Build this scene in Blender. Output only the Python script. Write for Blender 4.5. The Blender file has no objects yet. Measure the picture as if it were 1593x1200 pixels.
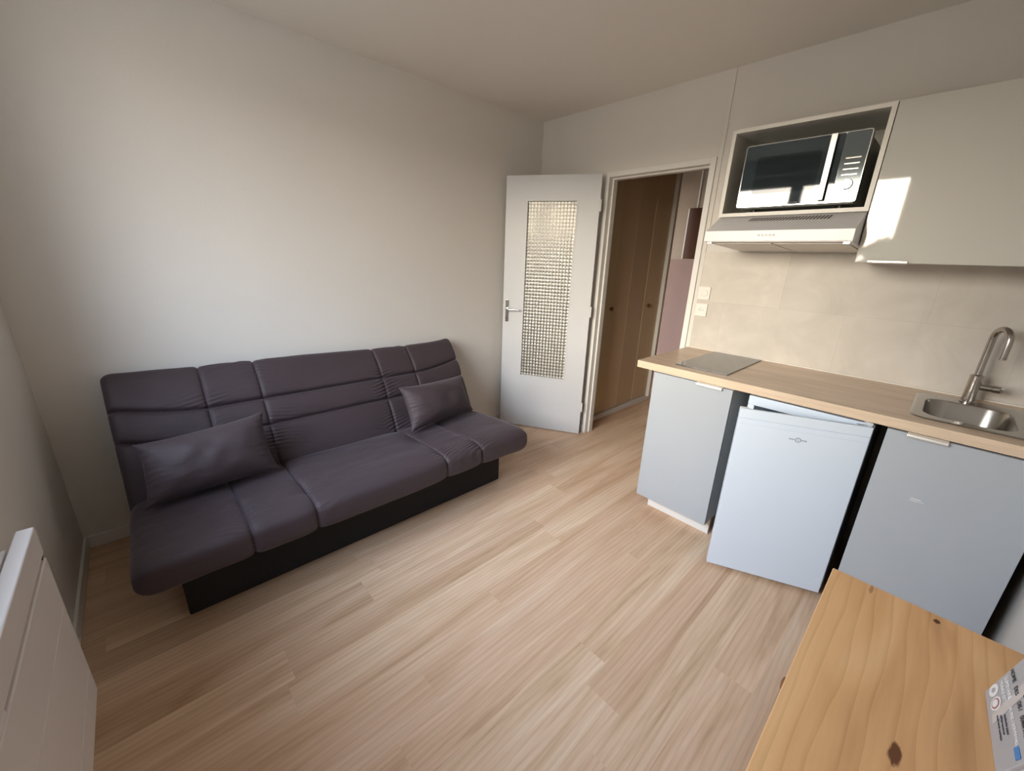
import bpy, bmesh, math, random
from mathutils import Vector, Matrix, noise

random.seed(7)
SC = bpy.context.scene
COL = SC.collection
PI = math.pi

# ------------------------------------------------------------------ camera
cam_d = bpy.data.cameras.new('camera')
cam = bpy.data.objects.new('camera', cam_d)
COL.objects.link(cam)
SC.camera = cam
cam_d.sensor_fit = 'HORIZONTAL'
cam_d.sensor_width = 36.0
cam_d.lens = 36.0 * 621.36 / 1593.0
cam_d.clip_start = 0.02
cam_d.clip_end = 200
yaw, pit, rol = 0.8135, -0.31, 0.0368
F = Vector((-math.sin(yaw) * math.cos(pit), math.cos(yaw) * math.cos(pit), math.sin(pit)))
Rt = F.cross(Vector((0, 0, 1))).normalized()
Up = Rt.cross(F)
cr_, sr_ = math.cos(rol), math.sin(rol)
RX = cr_ * Rt + sr_ * Up
UX = -sr_ * Rt + cr_ * Up
m = Matrix((RX, UX, -F)).transposed().to_4x4()
m.translation = Vector((2.5799, -2.686, 1.437))
cam.matrix_world = m

# ------------------------------------------------------------------ view / exposure
SC.view_settings.view_transform = 'Standard'
SC.view_settings.look = 'None'
SC.view_settings.gamma = 1.0
SC.view_settings.use_curve_mapping = False
SC.view_settings.exposure = 1.13

# ------------------------------------------------------------------ sky (world): pale blue overhead, warm low glow, dull ground
SKY = 11.0
world = bpy.data.worlds.new('sky')
SC.world = world
world.use_nodes = True
wt = world.node_tree
wt.nodes.clear()
def wn(t, **k):
    n = wt.nodes.new(t)
    for a, b in k.items():
        setattr(n, a, b)
    return n
tc = wn('ShaderNodeTexCoord')
sep = wn('ShaderNodeSeparateXYZ')
wt.links.new(tc.outputs['Generated'], sep.inputs[0])
ramp = wn('ShaderNodeValToRGB')
els = ramp.color_ramp.elements
stops = [(0.0, (.46, .40, .32, 1)), (0.46, (.46, .40, .32, 1)), (0.497, (.36, .31, .25, 1)),
         (0.512, (.58, .54, .50, 1)), (0.60, (.54, .56, .59, 1)), (0.68, (.60, .67, .77, 1)), (0.79, (.86, 1.02, 1.27, 1)),
         (0.87, (.95, 1.13, 1.42, 1)), (0.93, (.55, .66, .84, 1)), (1.0, (.25, .30, .40, 1))]
RS = 8.0   # the ramp only stores colours up to 1
stops = [(p, tuple(v / RS for v in c[:3]) + (1,)) for p, c in stops]
els[0].position, els[0].color = stops[0]
els[1].position, els[1].color = stops[-1]
for p_, c_ in stops[1:-1]:
    e = els.new(p_)
    e.color = c_
mr = wn('ShaderNodeMath', operation='MULTIPLY_ADD')
mr.inputs[1].default_value = 0.5
mr.inputs[2].default_value = 0.5
wt.links.new(sep.outputs['Z'], mr.inputs[0])
wt.links.new(mr.outputs[0], ramp.inputs[0])
# low sun glow
dot = wn('ShaderNodeVectorMath', operation='DOT_PRODUCT')
gl = Vector((0.05, -1.0, 0.14)).normalized()
dot.inputs[1].default_value = gl
wt.links.new(tc.outputs['Generated'], dot.inputs[0])
mx = wn('ShaderNodeMath', operation='MAXIMUM')
mx.inputs[1].default_value = 0.0
wt.links.new(dot.outputs['Value'], mx.inputs[0])
pw = wn('ShaderNodeMath', operation='POWER')
pw.inputs[1].default_value = 14.0
wt.links.new(mx.outputs[0], pw.inputs[0])
gs = wn('ShaderNodeMath', operation='MULTIPLY')
gs.inputs[1].default_value = 1.25
wt.links.new(pw.outputs[0], gs.inputs[0])
# glow only above the horizon
stp = wn('ShaderNodeMath', operation='MULTIPLY_ADD')
stp.use_clamp = True
stp.inputs[1].default_value = 25.0
stp.inputs[2].default_value = 0.0
wt.links.new(sep.outputs['Z'], stp.inputs[0])
gs2 = wn('ShaderNodeMath', operation='MULTIPLY')
wt.links.new(gs.outputs[0], gs2.inputs[0])
wt.links.new(stp.outputs[0], gs2.inputs[1])
vs = wn('ShaderNodeVectorMath', operation='SCALE')
vs.inputs[0].default_value = (1.0, 0.80, 0.54)
wt.links.new(gs2.outputs[0], vs.inputs['Scale'])
va = wn('ShaderNodeVectorMath', operation='ADD')
rsc = wn('ShaderNodeVectorMath', operation='SCALE')
rsc.inputs['Scale'].default_value = RS
# the sky straight ahead of the window is brighter than towards its sides
ny = wn('ShaderNodeMath', operation='MULTIPLY'); ny.inputs[1].default_value = -1.0
wt.links.new(sep.outputs['Y'], ny.inputs[0])
nm = wn('ShaderNodeMath', operation='MAXIMUM'); nm.inputs[1].default_value = 0.0
wt.links.new(ny.outputs[0], nm.inputs[0])
np_ = wn('ShaderNodeMath', operation='POWER'); np_.inputs[1].default_value = 1.6
wt.links.new(nm.outputs[0], np_.inputs[0])
nf2 = wn('ShaderNodeMath', operation='MULTIPLY_ADD'); nf2.inputs[1].default_value = .95; nf2.inputs[2].default_value = .17
wt.links.new(np_.outputs[0], nf2.inputs[0])
azs = wn('ShaderNodeVectorMath', operation='SCALE')
wt.links.new(ramp.outputs['Color'], azs.inputs[0])
wt.links.new(nf2.outputs[0], azs.inputs['Scale'])
wt.links.new(azs.outputs[0], rsc.inputs[0])
wt.links.new(rsc.outputs[0], va.inputs[0])
wt.links.new(vs.outputs[0], va.inputs[1])
bg = wn('ShaderNodeBackground')
bg.inputs['Strength'].default_value = SKY
wt.links.new(va.outputs[0], bg.inputs['Color'])
wo = wn('ShaderNodeOutputWorld')
wt.links.new(bg.outputs[0], wo.inputs[0])

# room numbers (metres): x to the right along the kitchen wall, y towards it, z up
H = 2.484
L = 3.081          # window wall at y = -L
XR = 3.0           # right wall
WX0, WX1, WZ0, WZ1 = 0.46, 2.17, 0.96, 2.34   # window opening
WT = 0.27          # thickness of the window wall

# sky portal (guides sampling through the window opening; emits nothing itself)
pl = bpy.data.lights.new('window_portal', 'AREA')
pl.shape = 'RECTANGLE'
pl.size = WX1 - WX0
pl.size_y = WZ1 - WZ0
pl.cycles.is_portal = True
plo = bpy.data.objects.new('window_portal', pl)
plo.location = ((WX0 + WX1) / 2, -L - WT - 0.01, (WZ0 + WZ1) / 2)
plo.rotation_euler = (PI / 2, 0, 0)     # -Z of the light looks to +Y (into the room)
COL.objects.link(plo)

try:
    SC.cycles.max_bounces = 14
    SC.cycles.diffuse_bounces = 8
    SC.cycles.transmission_bounces = 12
    SC.cycles.glossy_bounces = 6
    SC.cycles.caustics_reflective = False
    SC.cycles.caustics_refractive = True
except Exception:
    pass

# ------------------------------------------------------------------ materials
def S(c):
    """sRGB 0-255 -> linear"""
    r = []
    for v in c:
        v /= 255.0
        r.append(v / 12.92 if v <= 0.04045 else ((v + 0.055) / 1.055) ** 2.4)
    return (r[0], r[1], r[2], 1.0)

def base_mat(name):
    mt = bpy.data.materials.new(name)
    mt.use_nodes = True
    nt = mt.node_tree
    b = nt.nodes['Principled BSDF']
    return mt, nt, b

def simple(name, col, rough=0.5, metal=0.0, ior=1.5, vary=0.04, scale=8.0, bump=0.0, bscale=60.0, coat=0.0, sheen=0.0, spec=0.5):
    mt, nt, b = base_mat(name)
    b.inputs['Roughness'].default_value = rough
    b.inputs['Metallic'].default_value = metal
    b.inputs['IOR'].default_value = ior
    b.inputs['Coat Weight'].default_value = coat
    b.inputs['Coat Roughness'].default_value = 0.03
    b.inputs['Sheen Weight'].default_value = sheen
    b.inputs['Specular IOR Level'].default_value = spec
    tcn = nt.nodes.new('ShaderNodeTexCoord')
    nz = nt.nodes.new('ShaderNodeTexNoise')
    nz.inputs['Scale'].default_value = scale
    nz.inputs['Detail'].default_value = 4
    nt.links.new(tcn.outputs['Object'], nz.inputs['Vector'])
    mxn = nt.nodes.new('ShaderNodeMix')
    mxn.data_type = 'RGBA'
    mxn.inputs['A'].default_value = tuple(max(0, v * (1 - vary)) for v in col[:3]) + (1,)
    mxn.inputs['B'].default_value = tuple(min(1, v * (1 + vary)) for v in col[:3]) + (1,)
    nt.links.new(nz.outputs['Fac'], mxn.inputs['Factor'])
    nt.links.new(mxn.outputs['Result'], b.inputs['Base Color'])
    if bump:
        n2 = nt.nodes.new('ShaderNodeTexNoise')
        n2.inputs['Scale'].default_value = bscale
        n2.inputs['Detail'].default_value = 3
        nt.links.new(tcn.outputs['Object'], n2.inputs['Vector'])
        bp = nt.nodes.new('ShaderNodeBump')
        bp.inputs['Strength'].default_value = bump
        bp.inputs['Distance'].default_value = 0.002
        nt.links.new(n2.outputs['Fac'], bp.inputs['Height'])
        nt.links.new(bp.outputs['Normal'], b.inputs['Normal'])
    return mt

M = {}
M['wall'] = simple('wall_paint', (.71, .685, .65, 1), .75, vary=.015, scale=3, bump=.25, bscale=90)
M['ceil'] = simple('ceiling_paint', (.80, .765, .715, 1), .8, vary=.015, scale=3, bump=.2, bscale=70)
M['white'] = simple('white_paint', (.76, .755, .73, 1), .42, vary=.015)
M['door'] = simple('door_paint', (.56, .575, .60, 1), .38, vary=.015)
M['pvc'] = simple('window_pvc', (.80, .80, .78, 1), .35)
M['front_warm_lit'] = simple('cabinet_front_warm_lit', (.58, .575, .535, 1), .035, ior=1.5, vary=.01, spec=.6)  # same product as the base fronts; warm light put into its colour
M['front'] = simple('cabinet_front', (.40, .435, .475, 1), .07, ior=1.5, vary=.01, spec=.6)  # the same front, with its cooler light put into the colour
M['carcass'] = simple('cabinet_carcass', (.50, .51, .50, 1), .4, vary=.02)
M['niche'] = simple('niche_board', (.66, .65, .60, 1), .35, vary=.02)
M['pale_edge'] = simple('pale_edge', (.75, .73, .68, 1), .35)
M['handle'] = simple('satin_handle', (.80, .80, .78, 1), .28, metal=.75)
M['fridge'] = simple('fridge_enamel', (.64, .73, .84, 1), .22, vary=.01)
M['gasket'] = simple('fridge_gasket', (.52, .55, .58, 1), .5)
M['dark'] = simple('dark_gap', (.02, .02, .02, 1), .6)
M['black'] = simple('black_plastic', (.012, .012, .012, 1), .4)
M['ink'] = simple('dark_ink', (.03, .04, .06, 1), .5)
M['white_ink'] = simple('white_ink', (.85, .86, .87, 1), .5)
M['grey_ink'] = simple('grey_ink', (.22, .22, .23, 1), .5)
M['blue_ink'] = simple('blue_ink', (.05, .25, .60, 1), .4)
M['blue_dark'] = simple('blue_dark_ink', (.01, .10, .22, 1), .4)
M['red_ink'] = simple('red_ink', (.35, .12, .12, 1), .5)
M['radiator'] = simple('radiator_enamel', (.72, .685, .675, 1), .4, vary=.015)
M['metal_grey'] = simple('hood_metal', (.74, .74, .77, 1), .34, metal=.12, vary=.02)
M['hood_white'] = simple('hood_fascia', (.80, .82, .84, 1), .28)
M['steel'] = simple('brushed_steel', (.47, .44, .41, 1), .24, metal=1.0, vary=.06, scale=30)
M['sink_steel'] = simple('sink_steel', (.40, .385, .36, 1), .22, metal=1.0, vary=.05, scale=12)
M['chrome'] = simple('chrome', (.78, .77, .75, 1), .12, metal=1.0)
M['mw_glass'] = simple('microwave_glass', (.016, .030, .036, 1), .03, ior=1.6, vary=.02, spec=.6)
M['mw_panel'] = simple('microwave_panel', (.11, .13, .14, 1), .10, metal=.5, vary=.02, ior=1.8)
M['mw_body'] = simple('microwave_body', (.25, .25, .23, 1), .35, metal=.3)
M['hob'] = simple('hob_glass', (.016, .014, .013, 1), .03, ior=1.85, vary=.02, spec=.7)
M['socket'] = simple('socket_plastic', (.80, .79, .75, 1), .3)
M['base_black'] = simple('sofa_base_fabric', (.010, .009, .011, 1), .8, vary=.15, scale=60)
M['closet'] = simple('closet_board', (.60, .50, .30, 1), .45, vary=.05, scale=4)
M['closet_b'] = simple('closet_board_brown', (.60, .46, .30, 1), .45, vary=.05, scale=4)
M['closet_edge'] = simple('closet_edge', (.62, .54, .38, 1), .4)
M['knob_wood'] = simple('knob_wood', (.20, .085, .035, 1), .35, vary=.15, scale=50)
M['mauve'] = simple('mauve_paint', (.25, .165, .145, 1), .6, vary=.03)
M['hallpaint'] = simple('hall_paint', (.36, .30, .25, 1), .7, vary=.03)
M['brown_door'] = simple('brown_door', (.13, .055, .035, 1), .5, vary=.15, scale=5)
M['carton'] = simple('grey_carton', (.44, .44, .46, 1), .45, vary=.03)
M['carton_side'] = simple('white_carton', (.66, .69, .74, 1), .5, vary=.02)
M['tape'] = simple('clear_tape', (.62, .61, .62, 1), .15, vary=.03)
M['outside'] = simple('outside_ground', (.42, .37, .30, 1), .9, vary=.2, scale=.3)
M['leaves'] = simple('tree_leaves', (.035, .05, .02, 1), .8, vary=.4, scale=1.0)

def fabric():
    mt, nt, b = base_mat('aubergine_fabric')
    tcn = nt.nodes.new('ShaderNodeTexCoord')
    n1 = nt.nodes.new('ShaderNodeTexNoise')
    n1.inputs['Scale'].default_value = 3.0
    nt.links.new(tcn.outputs['Object'], n1.inputs['Vector'])
    mxn = nt.nodes.new('ShaderNodeMix')
    mxn.data_type = 'RGBA'
    mxn.inputs['A'].default_value = (.045, .031, .036, 1)
    mxn.inputs['B'].default_value = (.055, .038, .043, 1)
    nt.links.new(n1.outputs['Fac'], mxn.inputs['Factor'])
    nt.links.new(mxn.outputs['Result'], b.inputs['Base Color'])
    b.inputs['Roughness'].default_value = .62
    b.inputs['Specular IOR Level'].default_value = .35
    b.inputs['Sheen Weight'].default_value = .18
    b.inputs['Sheen Roughness'].default_value = .4
    b.inputs['Sheen Tint'].default_value = (.8, .75, .9, 1)
    mpn = nt.nodes.new('ShaderNodeMapping')
    mpn.inputs['Scale'].default_value = (1, .35, 1)
    nt.links.new(tcn.outputs['Object'], mpn.inputs['Vector'])
    n2 = nt.nodes.new('ShaderNodeTexNoise')
    n2.inputs['Scale'].default_value = 16
    n2.inputs['Detail'].default_value = 3
    n2.inputs['Distortion'].default_value = .8
    nt.links.new(mpn.outputs[0], n2.inputs['Vector'])
    bp = nt.nodes.new('ShaderNodeBump')
    bp.inputs['Strength'].default_value = .30
    bp.inputs['Distance'].default_value = .012
    nt.links.new(n2.outputs['Fac'], bp.inputs['Height'])
    nt.links.new(bp.outputs['Normal'], b.inputs['Normal'])
    return mt
M['fabric'] = fabric()

def grain(nt, vec_out, along, across_scale, along_scale, stops, detail=6, dist=1.2):
    """stretched noise -> colour ramp. returns ramp node"""
    mp = nt.nodes.new('ShaderNodeMapping')
    sc = [across_scale] * 3
    sc[along] = along_scale
    mp.inputs['Scale'].default_value = sc
    nt.links.new(vec_out, mp.inputs['Vector'])
    nz = nt.nodes.new('ShaderNodeTexNoise')
    nz.inputs['Scale'].default_value = 1.0
    nz.inputs['Detail'].default_value = detail
    nz.inputs['Roughness'].default_value = .62
    nz.inputs['Distortion'].default_value = dist
    nt.links.new(mp.outputs[0], nz.inputs['Vector'])
    rp = nt.nodes.new('ShaderNodeValToRGB')
    e = rp.color_ramp.elements
    e[0].position, e[0].color = stops[0]
    e[1].position, e[1].color = stops[-1]
    for p, c in stops[1:-1]:
        q = e.new(p)
        q.color = c
    nt.links.new(nz.outputs['Fac'], rp.inputs[0])
    return rp, nz

def floor_mat():
    mt, nt, b = base_mat('oak_laminate')
    at = nt.nodes.new('ShaderNodeAttribute')
    at.attribute_name = 'plank'
    sp = nt.nodes.new('ShaderNodeSeparateColor')
    nt.links.new(at.outputs['Color'], sp.inputs[0])
    tcn = nt.nodes.new('ShaderNodeTexCoord')
    off = nt.nodes.new('ShaderNodeVectorMath')
    off.operation = 'SCALE'
    off.inputs['Scale'].default_value = 31.0
    nt.links.new(at.outputs['Color'], off.inputs[0])
    ad = nt.nodes.new('ShaderNodeVectorMath')
    ad.operation = 'ADD'
    nt.links.new(tcn.outputs['Object'], ad.inputs[0])
    nt.links.new(off.outputs[0], ad.inputs[1])
    # broad streaks
    r1, _ = grain(nt, ad.outputs[0], 1, 12.0, .9, [(.28, (.52, .35, .22, 1)), (.42, (.64, .45, .30, 1)), (.55, (.71, .515, .365, 1)), (.72, (.77, .605, .445, 1))], 3, .9)
    # fine fibres
    r2, _ = grain(nt, ad.outputs[0], 1, 120.0, 5.0, [(.30, (.90, .89, .88, 1)), (.60, (1.02, 1.02, 1.02, 1))], 5, .3)
    # cathedral figure
    mp = nt.nodes.new('ShaderNodeMapping')
    mp.inputs['Scale'].default_value = (7.0, 1.0, 1.0)
    nt.links.new(ad.outputs[0], mp.inputs['Vector'])
    wv = nt.nodes.new('ShaderNodeTexWave')
    wv.wave_type = 'BANDS'
    wv.bands_direction = 'X'
    wv.inputs['Scale'].default_value = 2.2
    wv.inputs['Distortion'].default_value = 7.0
    wv.inputs['Detail'].default_value = 2.0
    wv.inputs['Detail Scale'].default_value = .7
    nt.links.new(mp.outputs[0], wv.inputs['Vector'])
    r3 = nt.nodes.new('ShaderNodeValToRGB')
    r3.color_ramp.elements[0].color = (.88, .86, .84, 1)
    r3.color_ramp.elements[1].color = (1.02, 1.02, 1.02, 1)
    r3.color_ramp.elements[1].position = .5
    nt.links.new(wv.outputs['Fac'], r3.inputs[0])
    m1 = nt.nodes.new('ShaderNodeMix'); m1.data_type = 'RGBA'; m1.blend_type = 'MULTIPLY'; m1.inputs['Factor'].default_value = .75
    nt.links.new(r1.outputs['Color'], m1.inputs['A']); nt.links.new(r2.outputs['Color'], m1.inputs['B'])
    m2 = nt.nodes.new('ShaderNodeMix'); m2.data_type = 'RGBA'; m2.blend_type = 'MULTIPLY'; m2.inputs['Factor'].default_value = .6
    nt.links.new(m1.outputs['Result'], m2.inputs['A']); nt.links.new(r3.outputs['Color'], m2.inputs['B'])
    # tone of the plank
    rt = nt.nodes.new('ShaderNodeValToRGB')
    rt.color_ramp.elements[0].color = (.88, .85, .82, 1)
    rt.color_ramp.elements[1].color = (1.06, 1.06, 1.05, 1)
    q = rt.color_ramp.elements.new(.5); q.color = (1.0, .94, .92, 1)
    nt.links.new(sp.outputs[0], rt.inputs[0])
    m3 = nt.nodes.new('ShaderNodeMix'); m3.data_type = 'RGBA'; m3.blend_type = 'MULTIPLY'; m3.inputs['Factor'].default_value = 1.0
    nt.links.new(m2.outputs['Result'], m3.inputs['A']); nt.links.new(rt.outputs['Color'], m3.inputs['B'])
    nt.links.new(m3.outputs['Result'], b.inputs['Base Color'])
    b.inputs['Roughness'].default_value = .42
    b.inputs['Specular IOR Level'].default_value = .35
    return mt
M['floor'] = floor_mat()

def wood(name, stops, along, across, al, rough=.45, fine=(.82, 1.03), detail=4, dist=1.0, knots=None, rings=False):
    mt, nt, b = base_mat(name)
    tcn = nt.nodes.new('ShaderNodeTexCoord')
    src = tcn.outputs['Object']
    r1, _ = grain(nt, src, along, across, al, stops, detail, dist)
    f0, f1 = fine
    r2, _ = grain(nt, src, along, across * 9, al * 4, [(.3, (f0, f0, f0, 1)), (.6, (f1, f1, f1, 1))], 4, .2)
    m1 = nt.nodes.new('ShaderNodeMix'); m1.data_type = 'RGBA'; m1.blend_type = 'MULTIPLY'; m1.inputs['Factor'].default_value = .7
    nt.links.new(r1.outputs['Color'], m1.inputs['A']); nt.links.new(r2.outputs['Color'], m1.inputs['B'])
    last = m1.outputs['Result']
    if rings:
        mpw = nt.nodes.new('ShaderNodeMapping')
        mpw.inputs['Scale'].default_value = (1.0, .13, 1.0)
        nt.links.new(src, mpw.inputs['Vector'])
        wv = nt.nodes.new('ShaderNodeTexWave')
        wv.wave_type = 'BANDS'; wv.bands_direction = 'X'; wv.wave_profile = 'SAW'
        wv.inputs['Scale'].default_value = 12.0
        wv.inputs['Distortion'].default_value = 5.5
        wv.inputs['Detail'].default_value = 1.5
        wv.inputs['Detail Scale'].default_value = 1.6
        nt.links.new(mpw.outputs[0], wv.inputs['Vector'])
        rw = nt.nodes.new('ShaderNodeValToRGB')
        rw.color_ramp.elements[0].position = .0; rw.color_ramp.elements[0].color = (1.03, 1.02, 1.0, 1)
        rw.color_ramp.elements[1].position = 1.0; rw.color_ramp.elements[1].color = (.87, .82, .75, 1)
        qq = rw.color_ramp.elements.new(.72); qq.color = (1.0, .98, .96, 1)
        nt.links.new(wv.outputs['Fac'], rw.inputs[0])
        mw_ = nt.nodes.new('ShaderNodeMix'); mw_.data_type = 'RGBA'; mw_.blend_type = 'MULTIPLY'; mw_.inputs['Factor'].default_value = .9
        nt.links.new(last, mw_.inputs['A']); nt.links.new(rw.outputs['Color'], mw_.inputs['B'])
        last = mw_.outputs['Result']
    for (kx, ky, rx, ry, col) in (knots or []):
        mp = nt.nodes.new('ShaderNodeMapping')
        mp.vector_type = 'POINT'
        mp.inputs['Location'].default_value = (-kx / rx, -ky / ry, 0)
        mp.inputs['Scale'].default_value = (1 / rx, 1 / ry, 0)
        nt.links.new(src, mp.inputs['Vector'])
        nz = nt.nodes.new('ShaderNodeTexNoise'); nz.inputs['Scale'].default_value = 1.3
        nt.links.new(mp.outputs[0], nz.inputs['Vector'])
        ln = nt.nodes.new('ShaderNodeVectorMath'); ln.operation = 'LENGTH'
        nt.links.new(mp.outputs[0], ln.inputs[0])
        a2 = nt.nodes.new('ShaderNodeMath'); a2.operation = 'MULTIPLY_ADD'; a2.inputs[1].default_value = .9
        nt.links.new(nz.outputs['Fac'], a2.inputs[0]); nt.links.new(ln.outputs['Value'], a2.inputs[2])
        rp = nt.nodes.new('ShaderNodeValToRGB')
        rp.color_ramp.elements[0].position = 1.15; rp.color_ramp.elements[0].color = (1, 1, 1, 1)
        rp.color_ramp.elements[0].position = .80
        rp.color_ramp.elements[1].position = 1.0; rp.color_ramp.elements[1].color = (0, 0, 0, 1)
        sc = nt.nodes.new('ShaderNodeMath'); sc.operation = 'MULTIPLY'; sc.inputs[1].default_value = .68
        nt.links.new(a2.outputs[0], sc.inputs[0])
        nt.links.new(sc.outputs[0], rp.inputs[0])
        mk = nt.nodes.new('ShaderNodeMix'); mk.data_type = 'RGBA'
        nt.links.new(rp.outputs['Color'], mk.inputs['Factor'])
        nt.links.new(last, mk.inputs['A'])
        mk.inputs['B'].default_value = col
        last = mk.outputs['Result']
    nt.links.new(last, b.inputs['Base Color'])
    b.inputs['Roughness'].default_value = rough
    return mt
M['worktop'] = wood('worktop_oak', [(.30, (.52, .385, .275, 1)), (.5, (.63, .49, .37, 1)), (.7, (.70, .56, .44, 1))], 0, 16, 1.6, .38)
M['worktop_edge'] = wood('worktop_edge', [(.3, (.60, .46, .33, 1)), (.7, (.70, .56, .42, 1))], 0, 30, 2.0, .38)
M['pine'] = wood('pine', [(.25, (.50, .26, .11, 1)), (.45, (.68, .38, .175, 1)), (.55, (.74, .43, .20, 1)), (.75, (.78, .48, .24, 1))], 1, 13, 1.6, .42,
                 fine=(.93, 1.02), detail=2.0, dist=.7,
                 rings=True, knots=[(-.045, .412, .006, .008, (.10, .03, .012, 1)), (-.079, .025, .0085, .024, (.15, .055, .022, 1)),
                        (-.15, .42, .004, .02, (.42, .22, .10, 1))])

def splash_mat():
    mt, nt, b = base_mat('stone_effect_tile')
    tcn = nt.nodes.new('ShaderNodeTexCoord')
    mp = nt.nodes.new('ShaderNodeMapping')
    mp.inputs['Rotation'].default_value = (PI / 2, 0, 0)
    nt.links.new(tcn.outputs['Object'], mp.inputs['Vector'])
    cx = nt.nodes.new('ShaderNodeSeparateXYZ')
    nt.links.new(tcn.outputs['Object'], cx.inputs[0])
    cb = nt.nodes.new('ShaderNodeCombineXYZ')
    ax = nt.nodes.new('ShaderNodeMath'); ax.operation = 'ADD'; ax.inputs[1].default_value = -0.33
    az = nt.nodes.new('ShaderNodeMath'); az.operation = 'ADD'; az.inputs[1].default_value = -0.006
    nt.links.new(cx.outputs['X'], ax.inputs[0]); nt.links.new(cx.outputs['Z'], az.inputs[0])
    nt.links.new(ax.outputs[0], cb.inputs[0]); nt.links.new(az.outputs[0], cb.inputs[1])
    br = nt.nodes.new('ShaderNodeTexBrick')
    br.inputs['Scale'].default_value = 1.0
    br.inputs['Brick Width'].default_value = .6
    br.inputs['Row Height'].default_value = .3
    br.inputs['Mortar Size'].default_value = .0012
    br.inputs['Mortar Smooth'].default_value = .3
    br.offset = .5
    br.inputs['Color1'].default_value = (.95, .95, .95, 1)
    br.inputs['Color2'].default_value = (1.05, 1.05, 1.04, 1)
    br.inputs['Mortar'].default_value = (.86, .85, .83, 1)
    nt.links.new(cb.outputs[0], br.inputs['Vector'])
    n1 = nt.nodes.new('ShaderNodeTexNoise')
    n1.inputs['Scale'].default_value = 4.5; n1.inputs['Detail'].default_value = 7; n1.inputs['Distortion'].default_value = .6
    n1.inputs['Roughness'].default_value = .62
    nt.links.new(tcn.outputs['Object'], n1.inputs['Vector'])
    rp = nt.nodes.new('ShaderNodeValToRGB')
    rp.color_ramp.elements[0].position = .3; rp.color_ramp.elements[0].color = (.53, .495, .445, 1)
    rp.color_ramp.elements[1].position = .7; rp.color_ramp.elements[1].color = (.65, .61, .56, 1)
    nt.links.new(n1.outputs['Fac'], rp.inputs[0])
    mm = nt.nodes.new('ShaderNodeMix'); mm.data_type = 'RGBA'; mm.blend_type = 'MULTIPLY'; mm.inputs['Factor'].default_value = 1
    nt.links.new(rp.outputs['Color'], mm.inputs['A']); nt.links.new(br.outputs['Color'], mm.inputs['B'])
    nt.links.new(mm.outputs['Result'], b.inputs['Base Color'])
    b.inputs['Roughness'].default_value = .45
    return mt
M['splash'] = splash_mat()

def glass_mat(name, tint=(.96, .98, .97, 1), rough=0.0, ior=1.45):
    mt, nt, b = base_mat(name)
    b.inputs['Base Color'].default_value = tint
    b.inputs['Transmission Weight'].default_value = 1.0
    b.inputs['Roughness'].default_value = rough
    b.inputs['IOR'].default_value = ior
    return mt
def cast_glass():
    """pressed glass: partly see-through, milky body, lens highlights and groove shade painted into the colour on a square grid"""
    mt = bpy.data.materials.new('cast_glass')
    mt.use_nodes = True
    nt = mt.node_tree
    nt.nodes.clear()
    N = lambda t: nt.nodes.new(t)
    at = N('ShaderNodeAttribute'); at.attribute_name = 'lens'
    rp = N('ShaderNodeValToRGB')  # ramp paints the groove shade and the lens highlights
    rp.color_ramp.elements[0].position = .02; rp.color_ramp.elements[0].color = (.16, .14, .11, 1)
    rp.color_ramp.elements[1].position = .55; rp.color_ramp.elements[1].color = (.93, .92, .88, 1)
    nt.links.new(at.outputs['Fac'], rp.inputs[0])
    tr = N('ShaderNodeBsdfTransparent'); nt.links.new(rp.outputs['Color'], tr.inputs[0])
    df = N('ShaderNodeBsdfDiffuse'); nt.links.new(rp.outputs['Color'], df.inputs[0])
    gl_ = N('ShaderNodeBsdfGlossy'); gl_.inputs['Roughness'].default_value = .12
    gl_.inputs[0].default_value = (.9, .9, .88, 1)
    m1 = N('ShaderNodeMixShader'); m1.inputs[0].default_value = .34
    nt.links.new(tr.outputs[0], m1.inputs[1]); nt.links.new(df.outputs[0], m1.inputs[2])
    m2 = N('ShaderNodeMixShader'); m2.inputs[0].default_value = .10
    nt.links.new(m1.outputs[0], m2.inputs[1]); nt.links.new(gl_.outputs[0], m2.inputs[2])
    o = N('ShaderNodeOutputMaterial'); nt.links.new(m2.outputs[0], o.inputs[0])
    return mt
M['cast_glass'] = cast_glass()
def window_glass():
    mt = bpy.data.materials.new('window_glass')
    mt.use_nodes = True
    nt = mt.node_tree
    nt.nodes.clear()
    o = nt.nodes.new('ShaderNodeOutputMaterial')
    t = nt.nodes.new('ShaderNodeBsdfTransparent')
    t.inputs[0].default_value = (.97, .98, .98, 1)
    g = nt.nodes.new('ShaderNodeBsdfGlossy')
    g.inputs['Roughness'].default_value = .01
    lw = nt.nodes.new('ShaderNodeLayerWeight')
    lw.inputs[0].default_value = .5
    p5 = nt.nodes.new('ShaderNodeMath'); p5.operation = 'POWER'; p5.inputs[1].default_value = 5.0
    nt.links.new(lw.outputs['Facing'], p5.inputs[0])
    fr = nt.nodes.new('ShaderNodeMath'); fr.operation = 'MULTIPLY_ADD'; fr.inputs[1].default_value = .9; fr.inputs[2].default_value = .04
    nt.links.new(p5.outputs[0], fr.inputs[0])
    mx_ = nt.nodes.new('ShaderNodeMixShader')
    nt.links.new(fr.outputs[0], mx_.inputs[0])
    nt.links.new(t.outputs[0], mx_.inputs[1])
    nt.links.new(g.outputs[0], mx_.inputs[2])
    nt.links.new(mx_.outputs[0], o.inputs[0])
    return mt
M['window_glass'] = window_glass()

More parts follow.
